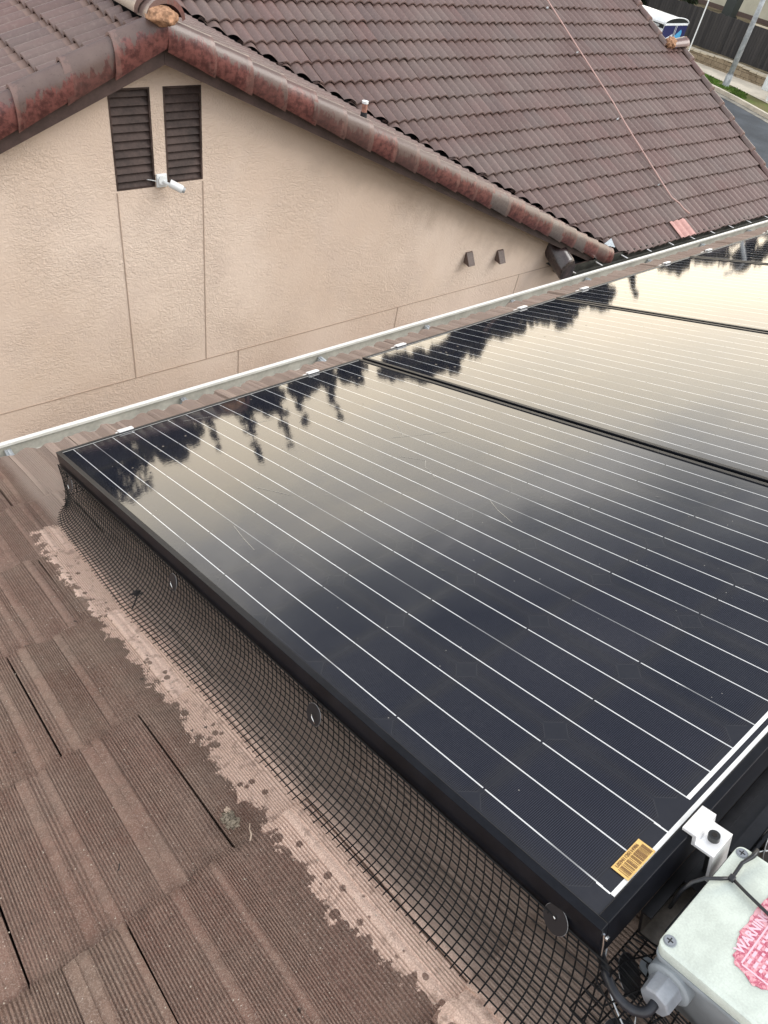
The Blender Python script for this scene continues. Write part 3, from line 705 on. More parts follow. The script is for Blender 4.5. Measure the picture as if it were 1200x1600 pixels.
# valley plan lines
def vy(x): return (-MC + GZ + GM * GX - GM * x) / MS
vn = Vector((GM / MS, 1, 0)).normalized(); vp = Wp(9.0, vy(9.0), 0)
vnl = Vector((-GM / MS, 1, 0)).normalized(); vpl = Wp(2 * GX - 9.0, vy(9.0), 0)
ms_n = Vector((0, -MS, 1)).normalized(); ms_d = Vector((0, 1, MS)).normalized()
yE = 5.20
# main roof: courses anchored so that a nose lies at y=5.49 (measured), eave course below it
y_nose = 5.585 - EX * ms_d.y
O = Wp(8.27, y_nose, MC + MS * y_nose) - ms_n * 0.012
gap = 0.045
XR1, XR2 = 15.08, 14.56
JY = 8.72
nc = 20
o = tile_field('roof', O, ms_d, Vector((1, 0, 0)), ms_n, nc, 41, EX, 0.166, 2, clip=[
    (vp + vn * gap, -vn), (Wp(0, 10.6, 0), Vector((0, 1, 0))), (Wp(15.14, 0, 0), Vector((1, 0, 0)))], seed=3)
# cut the jog at the upper right
bm = bmesh.new(); bm.from_mesh(o.data)
geom = bm.verts[:] + bm.edges[:] + bm.faces[:]
bmesh.ops.bisect_plane(bm, geom=geom, dist=1e-5, plane_co=Wp(14.62, 0, 0), plane_no=(1, 0, 0))
bmesh.ops.bisect_plane(bm, geom=bm.verts[:] + bm.edges[:] + bm.faces[:], dist=1e-5, plane_co=Wp(0, JY, 0), plane_no=(0, 1, 0))
bmesh.ops.delete(bm, geom=[f for f in bm.faces if f.calc_center_median().x > 14.62 and f.calc_center_median().y > JY], context='FACES')
bm.to_mesh(o.data); bm.free()
O2 = Wp(4.4 - 0.0, y_nose, MC + MS * y_nose) - ms_n * 0.012
# upper field left of x=8.27
j0 = 4
o = tile_field('roof', Wp(2.958, y_nose, MC + MS * y_nose) - ms_n * 0.012 + ms_d * (EX * j0), ms_d, Vector((1, 0, 0)), ms_n, nc - j0, 16, EX, 0.166, 2,
    clip=[(vp + vn * gap, -vn), (Wp(0, 10.6, 0), Vector((0, 1, 0)))], seed=5)
# gable slopes
gr_d = Vector((-1, 0, GM)).normalized(); gr_n = Vector((GM, 0, 1)).normalized()     # right slope, up-slope is -x
gl_d = Vector((1, 0, GM)).normalized(); gl_n = Vector((-GM, 0, 1)).normalized()
xe = 9.52
Og = Wp(xe, 5.45, GZ - GM * (xe - GX)) - gr_n * 0.045
tile_field('roof', Og, gr_d, Vector((0, 1, 0)), gr_n, 22, 21, EX, 0.141, 2, clip=[(vp - vn * gap, vn), (Wp(GX, 0, 0), Vector((-1, 0, 0)))], seed=7, flip=True)
xl = GX - (2.634 - 2.075) - 0.3129 * 19      # anchors a nose at x=2.075
Ogl = Wp(xl, 5.45, GZ - GM * (GX - xl)) - gl_n * 0.075
tile_field('roof', Ogl, gl_d, Vector((0, 1, 0)), gl_n, 22, 21, EX, 0.141, 2, amp=0.072, ng=.0, ex=.60, hb_=.85, clip=[(vpl - vnl * gap, vnl), (Wp(GX - .11, 0, 0), Vector((1, 0, 0)))], seed=9)
# decking below the tiles, valley metal
z0 = -0.12
def zg(x): return GZ - GM * abs(x - GX)
V = [Wp(xe + .02, 5.42, zg(xe) + z0), Wp(GX, 5.42, GZ + z0), Wp(GX, vy(GX), GZ + z0), Wp(xe + .02, vy(xe), zg(xe) + z0),
     Wp(2 * GX - xe, 5.42, zg(xe) + z0), Wp(2 * GX - xe, vy(xe), zg(xe) + z0)]
nb_build('roof_deck', V, [(0, 3, 2, 1), (1, 2, 5, 4)], M['flash'])
V = [Wp(8.5, 5.31, MC + MS * 5.31 + z0), Wp(15.1, 5.31, MC + MS * 5.31 + z0), Wp(15.1, JY, MC + MS * JY + z0), Wp(14.6, JY, MC + MS * JY + z0), Wp(14.6, 10.6, MC + MS * 10.6 + z0), Wp(3.5, 10.6, MC + MS * 10.6 + z0)]
nb_build('roof_deck', V, [(0, 1, 2, 3, 4, 5)], M['flash'])
V = [Wp(-6, 10.6, MC + MS * 10.6), Wp(14.6, 10.6, MC + MS * 10.6), Wp(14.6, 16, MC + MS * 5.2), Wp(-6, 16, MC + MS * 5.2)]
nb_build('back_roof_slope', V, [(0, 1, 2, 3)], M['far_tile'], tint=[(.4, 0, .3)] * 4)

# trim tiles
XS = [(-.105, -.09), (-.10, -.048), (-.082, -.020), (-.052, -.006), (-.022, -.012), (.004, -.036), (.024, -.074), (.034, -.122), (.034, -.172), (.026, -.222), (.010, -.262), (-.008, -.262)]
def cap_run(name, start, down, outw, up, length, piece=0.36, m=None, seed=1, sc=1.0, symmetric=False, xs=None):
    """start = upper end on the tile plane edge line; pieces overlap like shingles down the slope"""
    rnd = random.Random(seed); V = []; F = []; T = []; n = int(math.ceil(length / piece)); prof = xs or XS; K = len(prof)
    for i in range(n):
        r0 = rnd.random(); b = len(V); s0 = i * piece; s1 = min((i + 1) * piece + 0.05, length + 0.02)
        j = rnd.uniform(-.004, .004); yaw = rnd.uniform(-.006, .006)
        rings = [(s0, 0.86, -0.014, 0), (s0 + (s1 - s0) * .5, 0.95, 0.000, .4), (s1 - 0.045, 1.03, 0.010, .9), (s1, 1.06, 0.014, 1.0), (s1 + .001, 0.88, -0.004, 1.0)]
        for (s_, k_, h_, e_) in rings:
            for q, (o_, z_) in enumerate(prof):
                V.append(start + down * s_ + outw * (o_ * k_ + j + yaw * e_) + up * (z_ * k_ + h_)); T.append((r0, q / (K - 1), e_))
        for a in range(4):
            for c in range(K - 1):
                F.append((b + a * K + c, b + a * K + c + 1, b + (a + 1) * K + c + 1, b + (a + 1) * K + c))
    o = mesh_obj(name, V, F, m or M['cap'], None, True, T)
    bm = bmesh.new(); bm.from_mesh(o.data); bmesh.ops.recalc_face_normals(bm, faces=bm.faces)
    for e in bm.edges:
        if len(e.link_faces) == 2 and e.calc_face_angle(0) > 1.0: e.smooth = False
    bm.to_mesh(o.data); bm.free()
    o.parent = nb; o.matrix_parent_inverse = NBI
    return o
yG = 5.33
slopeL = (xe - GX + 0.02) * math.sqrt(1 + GM * GM)
XSR = [(o_, z_ - .012 + .022 * i / 11) for i, (o_, z_) in enumerate(XS)]
cap_run('rake_trim', Wp(GX + 0.0, yG, GZ), -gr_d, Vector((0, -1, 0)), Vector((0, 0, 1)), slopeL, 0.345, seed=11, xs=XSR)
cap_run('rake_trim', Wp(GX - 0.0, yG, GZ + .03), -gl_d, Vector((0, -1, 0)), Vector((0, 0, 1)), slopeL, 0.375, seed=12)
mdn = -ms_d
XSM = [(o_ * 1.1, z_ * .8 + .075) for o_, z_ in XS]
cap_run('rake_trim', Wp(XR1 + .06, JY + .02, MC + MS * (JY + .02)), mdn, Vector((1, 0, 0)), Vector((0, 0, 1)), 3.95, 0.36, seed=13, xs=XSM)
cap_run('rake_trim', Wp(XR2 + .06, 10.6, MC + MS * 10.6), mdn, Vector((1, 0, 0)), Vector((0, 0, 1)), 2.08, 0.36, seed=14, xs=XSM)
RS = [(math.cos(a) * 0.135, math.sin(a) * 0.115 - 0.02) for a in [math.pi * i / 10 for i in range(11)]]
RS = [(-x, z) for x, z in RS]
o = cap_run('ridge_trim', Wp(GX, 11.3, GZ - .03), Vector((0, -1, 0)), Vector((1, 0, 0)), Vector((0, 0, 1)), 5.95, 0.36, seed=15, xs=RS)
o = cap_run('ridge_trim', Wp(14.7, 10.62, MC + MS * 10.6 + .03), Vector((-1, 0, 0)), Vector((0, 1, 0)), Vector((0, 0, 1)), 11.1, 0.36, seed=16, xs=RS)
cap_run('jog_trim', Wp(14.72, JY + .03, MC + MS * JY + .05), Vector((1, 0, 0)), Vector((0, 1, 0)), Vector((0, 0, 1)), 0.42, 0.42, seed=22, xs=RS)
def lump(name, c, rx, ry, rz, m, seed, amp=.35):
    bm = bmesh.new(); bmesh.ops.create_icosphere(bm, subdivisions=4, radius=1)
    for v in bm.verts:
        d = v.co.normalized(); k = 1 + amp * mnoise.noise(d * 2.2 + Vector((seed, 0, 0))) + amp * .45 * mnoise.noise(d * 7 + Vector((seed, 5, 0)))
        v.co = Vector((d.x * rx, d.y * ry, d.z * rz)) * k + Vector(c)
    me = bpy.data.meshes.new(name); bm.to_mesh(me); bm.free(); me.materials.append(m)
    me.polygons.foreach_set('use_smooth', [True] * len(me.polygons))
    return bpy.data.objects.new(name, me)
def nb_lump(*a, **k):
    o = lump(*a, **k); COL.objects.link(o); o.parent = nb; o.matrix_parent_inverse = NBI; return o
nb_lump('mortar_patch', Wp(2.60, 5.32, -1.262), .105, .13, .055, M['mortar'], 3, amp=.16)
nb_lump('mortar_patch', Wp(14.66, JY + .0, MC + MS * JY + .07), .12, .10, .09, M['mortar'], 5)
nb_lump('mortar_patch', Wp(15.17, JY + .02, MC + MS * JY + .06), .06, .10, .09, M['mortar'], 8)
# mortar bedding along the gable ridge
mb = NB()
y = 5.5
V = []; F = []
for k in range(70):
    yy = 5.55 + k * .08; wv = .17 + .02 * mnoise.noise(Vector((k * .7, 0, 0)))
    V += [Wp(GX - wv, yy, GZ - .42 * wv + .02), Wp(GX - .10, yy, GZ + .055)]
F = [(2 * k, 2 * k + 1, 2 * k + 3, 2 * k + 2) for k in range(69)]


# gable barge boards and soffit
def barge(x0, x1):
    mb = NB(); a = Wp(x0, 5.375, zg(x0)); b = Wp(x1, 5.375, zg(x1))
    top, bot = -0.08, -0.325
    mb.prism([a + Vector((0, 0, bot)), b + Vector((0, 0, bot)), b + Vector((0, 0, top)), a + Vector((0, 0, top))], (0, 0.04, 0)); return mb.build('barge_board', M['brown_paint'])
barge(GX, xe - .02); barge(2 * GX - xe + .02, GX - .002)
mb = NB()
for x0, x1 in ((GX, xe - .05), (2 * GX - xe + .05, GX)):
    mb.quad(Wp(x0, 5.417, zg(x0) - .18), Wp(x1, 5.417, zg(x1) - .18), Wp(x1, 5.56, zg(x1) - .18), Wp(x0, 5.56, zg(x0) - .18))
mb.build('soffit', M['brown_paint'])
# gable wall with the two vent openings
YW = 5.55
xs_ = [2 * GX - 8.85, 2.262, 2.585, 2.69, 3.008, 8.85]
VT = {1: (-2.485, -1.762), 3: (-2.470, -1.762)}
zb = -6.8; mb = NB()
def wz(x): return zg(x) - 0.17
for i in range(5):
    a, b = xs_[i], xs_[i + 1]
    pts = [a] + ([GX] if a < GX < b else []) + [b]
    top = [(x, wz(x)) for x in pts]
    if i in VT:
        z1, z2 = VT[i]
        mb.quad(Wp(a, YW, zb), Wp(b, YW, zb), Wp(b, YW, z1), Wp(a, YW, z1))
        mb.quad(Wp(a, YW, z2), Wp(b, YW, z2), *[Wp(x, YW, z) for x, z in reversed(top)])
        d = 0.045
        for (p, q) in (((a, z1), (b, z1)), ((b, z1), (b, z2)), ((b, z2), (a, z2)), ((a, z2), (a, z1))):
            mb.quad(Wp(p[0], YW, p[1]), Wp(q[0], YW, q[1]), Wp(q[0], YW + d, q[1]), Wp(p[0], YW + d, p[1]))
    else:
        mb.quad(Wp(a, YW, zb), Wp(b, YW, zb), *[Wp(x, YW, z) for x, z in reversed(top)])
# right side return and rest of the house body
xr = xs_[-1]; xlft = xs_[0]
mb.quad(Wp(xr, YW, zb), Wp(xr, 11, zb), Wp(xr, 11, -4.2), Wp(xr, YW, wz(xr)))
mb.quad(Wp(xlft, 11, zb), Wp(xlft, YW, zb), Wp(xlft, YW, wz(xlft)), Wp(xlft, 11, -4.2))
wall = mb.build('wall', M['stucco'])
mb = NB().box(Wp(8.9, 5.95, zb), Wp(14.7, 16.5, -4.3)); mb.build('wall', M['stucco'])
for i, (z1, z2) in VT.items():
    a, b = xs_[i], xs_[i + 1]
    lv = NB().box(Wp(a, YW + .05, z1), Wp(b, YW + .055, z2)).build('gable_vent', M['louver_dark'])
    mb = MB(); n = 12; st = (z2 - z1) / n
    lo = nb.location
    for k in range(n):
        zz = z1 + k * st
        p = [Wp(a + .012, YW + .006, zz) , Wp(a + .012, YW + .012, zz - .004), Wp(a + .012, YW + .048, zz + st * 1.02), Wp(a + .012, YW + .042, zz + st * 1.05)]
        mb.prism([q for q in p], (b - a - .024, 0, 0))
    o = mb.build('louver_slats', M['louver'], None); o.parent = lv
    mb = MB()
    mb.box(Wp(a, YW - .002, z1), Wp(a + .014, YW + .05, z2)); mb.box(Wp(b - .014, YW - .002, z1), Wp(b, YW + .05, z2))
    mb.box(Wp(a + .014, YW - .002, z2 - .014), Wp(b - .014, YW + .05, z2)); mb.box(Wp(a + .014, YW - .002, z1), Wp(b - .014, YW + .05, z1 + .010))
    o = mb.build('vent_frame', M['louver'], None); o.parent = lv
# control joints
mb = NB()
def jl(x0, z0_, x1, z1_, w_=0.0042):
    if x0 == x1: mb.box(Wp(x0 - w_, YW - .003, min(z0_, z1_)), Wp(x0 + w_, YW + .002, max(z0_, z1_)))
    else: mb.box(Wp(x0, YW - .0035, z0_ - w_), Wp(x1, YW + .002, z0_ + w_))
jl(-3.3, -4.25, 8.8, -4.25); jl(2.262, -2.50, 2.262, -4.244); jl(3.008, -2.485, 3.008, -4.244); jl(3.008, -1.75, 3.008, -1.60)
jl(3.38, -4.256, 3.38, -6.7); jl(5.57, -4.256, 5.57, -6.7); jl(7.75, -4.256, 7.75, -6.7); jl(0.4, -4.256, .4, -6.7)
mb.build('control_joint', M['joint'])
# hood vents
for xh, zh in ((6.60, -3.80), (7.19, -3.875)):
    mb = NB().prism([Wp(xh - .055, YW, zh + .075), Wp(xh - .055, YW - .02, zh + .07), Wp(xh - .055, YW - .11, zh - .065), Wp(xh - .055, YW - .10, zh - .07), Wp(xh - .055, YW, zh - .06)], (0.11, 0, 0))
    mb.build('hood_vent', M['hood'], bevel=0.004)
# eave gutter of the main roof
gy, gz = 5.195, -4.222
mb = NB()
xa, xb = 8.50, 15.1
sec = [(5.33, gz + .045), (5.33, gz - .085), (5.235, gz - .085), (5.20, gz - .03), (gy, gz + .005), (gy + .012, gz + .005), (5.211, gz - .026), (5.242, gz - .075), (5.322, gz - .075), (5.322, gz + .045)]
mb.prism([Wp(xa, y_, z_) for y_, z_ in sec], (xb - xa, 0, 0)); gut = mb.build('eave_gutter', M['nb_gutter'])
for k in range(11):
    x = 8.55 + k * .62
    if x > 15: break
    mb = MB().box(Wp(x - .012, 5.20, gz + .0), Wp(x + .012, 5.325, gz + .006)); o = mb.build('gutter_hanger', M['clamp'], None); o.parent = gut
mb = NB().box(Wp(xa, 5.335, gz - .13), Wp(xb, 5.37, gz + .03)); mb.build('fascia', M['brown_paint'])
mb = NB().quad(Wp(xa, 5.35, gz - .12), Wp(xb, 5.35, gz - .12), Wp(xb, 5.96, gz - .12), Wp(xa, 5.96, gz - .12)); mb.build('soffit', M['brown_paint'])
# dark barrel trim tile closing the roof return under the rake
bx, by, bz = 8.30, 5.16, -4.13
mb = NB()
pr = [0.6, .93, 1.0, 1.0]; st_ = [-.012, -.006, .02, .42]; K = 28; b0_ = 0
for s_, k_ in zip(st_, pr):
    for j in range(K):
        a = 2 * math.pi * j / K; mb.v.append(Wp(8.325 + math.cos(a) * .150 * k_, 5.20, -4.135 + math.sin(a) * .165 * k_) + ms_d * s_)
mb.f = [tuple(range(K))] + [(a * K + c, a * K + (c + 1) % K, (a + 1) * K + (c + 1) % K, (a + 1) * K + c) for a in range(3) for c in range(K)] + [tuple(range(3 * K, 4 * K))]
mb.build('eave_end_tile', M['barrel'], auto=.7)

nb_build('flashing', [Wp(9.38, 5.44, -4.05), Wp(9.64, 5.50, -4.02), Wp(9.60, 5.36, -4.09)], [(0, 2, 1)], M['metal_sheet'])
# pink flashed tile where the conduit enters
def mp(x, y, off_=0.0): return Wp(x, y, MC + MS * y) + ms_n * off_
V = []; F = []; nx, ny = 24, 4
for j in range(ny + 1):
    for i in range(nx + 1):
        x = 11.30 + .47 * i / nx; y = 5.275 + .295 * j / ny
        V.append(mp(x, y, .044 * abs(math.sin(math.pi * (x - 8.27) / .166)) ** .75 + .004 - .026 * j / ny))
F = [(j * (nx + 1) + i, j * (nx + 1) + i + 1, (j + 1) * (nx + 1) + i + 1, (j + 1) * (nx + 1) + i) for j in range(ny) for i in range(nx)]
nb_build('flashing_tile', V, F, M['pink'], True)
# copper vent pipe on the gable slope
mb = NB().cyl(Wp(4.853, 5.78, -2.30), Wp(4.853, 5.78, -2.05), .026, 16); vpipe = mb.build('vent_pipe', M['copper'], auto=.6)
o = MB().cyl(Wp(4.853, 5.78, -2.055), Wp(4.853, 5.78, -2.035), .032, 16).build('pipe_rim', M['camwhite']); o.parent = vpipe
o = MB().cyl(Wp(4.853, 5.78, -2.30), Wp(4.853, 5.78, -2.13), .045, 16, .030).build('pipe_boot', M['flash']); o.parent = vpipe
# conduit running down the main roof
cp = [(11.85, 9.64), (11.72, 10.6), (11.7, 11.5)]
path = [(11.72, 11.5), (11.76, 10.5), (11.80, 9.6), (11.78, 8.7), (11.77, 7.67), (11.72, 7.19), (11.71, 6.8), (11.68, 6.16), (11.68, 5.92), (11.78, 5.80), (11.80, 5.70), (11.87, 5.60)]
t = tag(empty('roof_conduit', mp(11.7, 5.6)), 'thin pinkish conduit running down the brown tile roof', 'conduit')
o = MB().tube([mp(x, y, .055) for x, y in path] , .0115, 8).build('pipe', M['conduit'], None, smooth=True); o.parent = t; o.matrix_parent_inverse = Matrix.Translation(-t.location)
for x, y in ((11.68, 9.47), (11.70, 8.61), (11.62, 7.36), (11.57, 6.16)):
    o = MB().box(mp(x - .02, y, .035), mp(x + .03, y + .014, .056)).build('strap', M['galv'], None); o.parent = t; o.matrix_parent_inverse = Matrix.Translation(-t.location)
# security camera on the wall
sc = tag(empty('security_camera', Wp(2.635, 5.545, -2.44)), 'white bullet security camera mounted on the stucco between the two gable vents', 'camera')
MB().box((-.045, -.016, -.05), (.045, 0.004, .055)).build('mount_plate', M['camwhite'], sc, bevel=.006)
MB().cyl((0, -.016, 0.01), (0, -.035, 0.01), .036, 20).build('mount_base', M['camwhite'], sc, auto=.6)
MB().tube([(0, -.03, .005), (.03, -.055, -.01), (.055, -.075, -.015)], .013, 10).build('arm', M['camwhite'], sc, smooth=True)
MB().tube([(.04, -.068, .0), (.122, -.12, -.040)], [.032, .032], 20).build('body', M['camwhite'], sc, auto=.6)
MB().tube([(.122, -.12, -.040), (.138, -.131, -.047)], [.024, .022], 20).build('lens', M['galv'], sc, auto=.6)
MB().tube([(-.04, -.01, 0), (-.08, -.006, .012), (-.12, .02, .012)], .003, 6).build('cable', M['trailer'], sc)

# ================================================================== OUR HOUSE
hs = tag(empty('foreground_house', P(0, 0, -0.13), PROT), 'house under us with ribbed brown concrete tile roof carrying the solar panels', 'house')
# every child of the house uses u,v,n measured from the panel origin
def hb(o):
    o.parent = hs; o.location = (0, 0, 0.13); return o
TW, TE = 0.265, 0.325
NR = -0.13
def tile_profile(rnd, fine):
    """list of (u, height, groove, butt offset)"""
    segs = []; x = 0.0
    while x < TW - 0.0026:
        if rnd.random() < 0.42:
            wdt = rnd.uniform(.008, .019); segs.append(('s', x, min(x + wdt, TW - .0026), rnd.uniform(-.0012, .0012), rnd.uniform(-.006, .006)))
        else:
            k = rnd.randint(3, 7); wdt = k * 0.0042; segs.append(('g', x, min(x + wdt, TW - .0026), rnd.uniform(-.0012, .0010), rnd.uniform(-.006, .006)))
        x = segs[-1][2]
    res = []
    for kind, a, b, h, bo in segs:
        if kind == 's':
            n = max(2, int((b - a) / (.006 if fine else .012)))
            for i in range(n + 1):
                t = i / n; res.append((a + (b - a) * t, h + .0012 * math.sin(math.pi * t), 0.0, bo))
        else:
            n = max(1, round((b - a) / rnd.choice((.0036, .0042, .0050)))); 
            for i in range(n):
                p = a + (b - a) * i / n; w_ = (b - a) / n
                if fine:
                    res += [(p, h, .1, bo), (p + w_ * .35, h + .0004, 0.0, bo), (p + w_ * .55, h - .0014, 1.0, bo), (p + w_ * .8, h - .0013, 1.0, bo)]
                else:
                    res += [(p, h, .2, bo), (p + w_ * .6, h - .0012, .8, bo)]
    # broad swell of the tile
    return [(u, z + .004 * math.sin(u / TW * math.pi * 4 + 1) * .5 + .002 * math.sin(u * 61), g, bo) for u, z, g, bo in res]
rp = random.Random(21)
PF = [tile_profile(rp, True) for _ in range(7)]; PC = [tile_profile(rp, False) for _ in range(5)]
slot = {0: -0.380, 1: -0.227, 2: -0.351, 3: -0.202, 4: -0.037, 5: -0.165}
V = []; F = []; T = []
rt = random.Random(4)
for j in range(-9, 7):
    vb = 0.396 + (j - 1) * TE; ve = vb + TE
    if j == 5: ve = vb + TE
    if j == 6: continue
    base_u = slot.get(j, rt.uniform(-.4, -.1))
    k0 = math.floor((-2.2 - base_u) / TW); k1 = math.ceil((7.5 - base_u) / TW)
    for k in range(k0, k1):
        u0 = base_u + k * TW
        fine = (u0 < 0.25 and vb > -0.35 and u0 > -0.75)
        prof = rt.choice(PF if (fine or (j == 5 and -.6 < u0 < 4.5)) else PC); r0 = rt.random(); tilt = rt.uniform(-.0015, .0015); dz = rt.uniform(-.0015, .0015); b = len(V); K = len(prof)
        sw = rt.uniform(-.002, .002)
        last = (j == 5)
        vend = 2.082 if last else ve
        tight = 1 if (u0 < base_u + TW * .5 and u0 < -.16) or (j == 5) or j == 4 else 0; c0_ = 0
        rows = [(vb - 0.03, -0.016, 0), (vb + (vend - vb) * .5, -0.006, 1), (vend - .014, -0.0035, 2), (vend, -0.0075, 3), (vend + .0015, -0.024, 4)]
        for (vv, hh, ri) in rows:
            for (u, z, g, bo) in prof:
                bo2 = bo if ri >= 2 else 0
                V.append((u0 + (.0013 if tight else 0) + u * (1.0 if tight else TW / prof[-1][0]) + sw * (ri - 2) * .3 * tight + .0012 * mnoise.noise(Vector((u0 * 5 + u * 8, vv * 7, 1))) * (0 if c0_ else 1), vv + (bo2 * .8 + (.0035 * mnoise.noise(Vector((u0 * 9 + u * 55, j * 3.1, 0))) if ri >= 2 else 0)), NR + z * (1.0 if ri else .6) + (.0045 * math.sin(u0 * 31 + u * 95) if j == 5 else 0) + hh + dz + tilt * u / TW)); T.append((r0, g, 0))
        for a in range(4):
            for c in range(K - 1):
                F.append((b + a * K + c, b + a * K + c + 1, b + (a + 1) * K + c + 1, b + (a + 1) * K + c))
        # side walls of the lap
        for c in (0, K - 1):
            bb = len(V)
            for a in range(5):
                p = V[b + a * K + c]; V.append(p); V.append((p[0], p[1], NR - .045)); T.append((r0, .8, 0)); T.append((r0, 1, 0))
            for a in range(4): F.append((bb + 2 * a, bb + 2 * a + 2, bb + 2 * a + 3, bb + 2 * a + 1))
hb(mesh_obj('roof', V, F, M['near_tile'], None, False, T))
hb(MB().box((-2.2, -3.3, -0.26), (7.5, 2.03, -0.168)).build('roof_deck', M['underlay']))
def hw_child(o):
    """child built in world coordinates"""
    o.parent = hs; o.matrix_parent_inverse = Matrix.Translation(hs.location).inverted() if False else (Matrix.Translation(hs.location) @ Matrix.Rotation(-AL, 4, 'X')).inverted(); return o
# white gutter, K style, world coordinates
gl = 2.018; gzz = CAMZ - 0.738 - 0.905     # outer lip y (camera relative) and height
gzz = CAMZ - 1.652
x0, x1 = -2.0, 7.9
th = .003
sec = [(gl, gzz), (gl, gzz - .012), (gl - .004, gzz - .055), (gl - .030, gzz - .085), (gl - .033, gzz - .118), (gl - .125, gzz - .118), (gl - .125, gzz - .01)]
inn = [(gl - .125 + th, gzz - .01), (gl - .125 + th, gzz - .115), (gl - .036, gzz - .115), (gl - .033, gzz - .086), (gl - .008, gzz - .056), (gl - .004, gzz - .004), (gl - .0125, gzz - .004), (gl - .0125, gzz - .010), (gl - .015, gzz - .010), (gl - .015, gzz)]
mb = MB().prism([Vector((x0, y_, z_)) for y_, z_ in sec + inn], (x1 - x0, 0, 0)); gob = hw_child(mb.build('gutter', M['white_paint']))
mb = MB().quad((x0, gl - .0045, gzz - .0045), (x1, gl - .0045, gzz - .0045), (x1, gl - .0085, gzz - .056), (x0, gl - .0085, gzz - .056))
mb.quad((x0, gl - .0085, gzz - .056), (x1, gl - .0085, gzz - .056), (x1, gl - .034, gzz - .086), (x0, gl - .034, gzz - .086))
mb.quad((x0, gl - .036, gzz - .114), (x1, gl - .036, gzz - .114), (x1, gl - .121, gzz - .114), (x0, gl - .121, gzz - .114))
hw_child(mb.build('gutter_lining', M['gut_in']))
for u in (-1.3, -0.68, -0.055, 0.568, 1.194, 1.80, 2.39, 3.0, 3.6, 4.2, 4.8, 5.4, 6.0, 6.6, 7.2):
    x = u + .42
    mb = MB().box((x - .010, gl - .12, gzz - .030), (x + .010, gl - .009, gzz - .026)); mb.box((x - .010, gl - .013, gzz - .055), (x + .010, gl - .0095, gzz - .026))
    mb.tube([(x, gl - .10, gzz - .024), (x, gl - .02, gzz - .024)], .004, 6)
    o = hw_child(mb.build('gutter_hanger', M['galv']))
# dark seal marks at the gutter laps
mb = MB()
hw_child(MB().box((x0, 1.80, CAMZ - 1.83), (x1, 1.84, CAMZ - 1.63)).build('fascia', M['white_paint']))
hw_child(MB().box((x0 + .1, 1.35, 0), (x1 - .4, 1.40, CAMZ - 1.83)).build('wall', M['house_wall']))
hw_child(MB().quad((x0, 1.38, CAMZ - 1.82), (x1, 1.38, CAMZ - 1.82), (x1, 1.87, CAMZ - 1.82), (x0, 1.87, CAMZ - 1.82)).build('soffit', M['white_paint']))
hw_child(MB().box((x0 + .1, -6, 0), (x1 - .4, 1.35, CAMZ - 1.95)).build('wall', M['house_wall']))

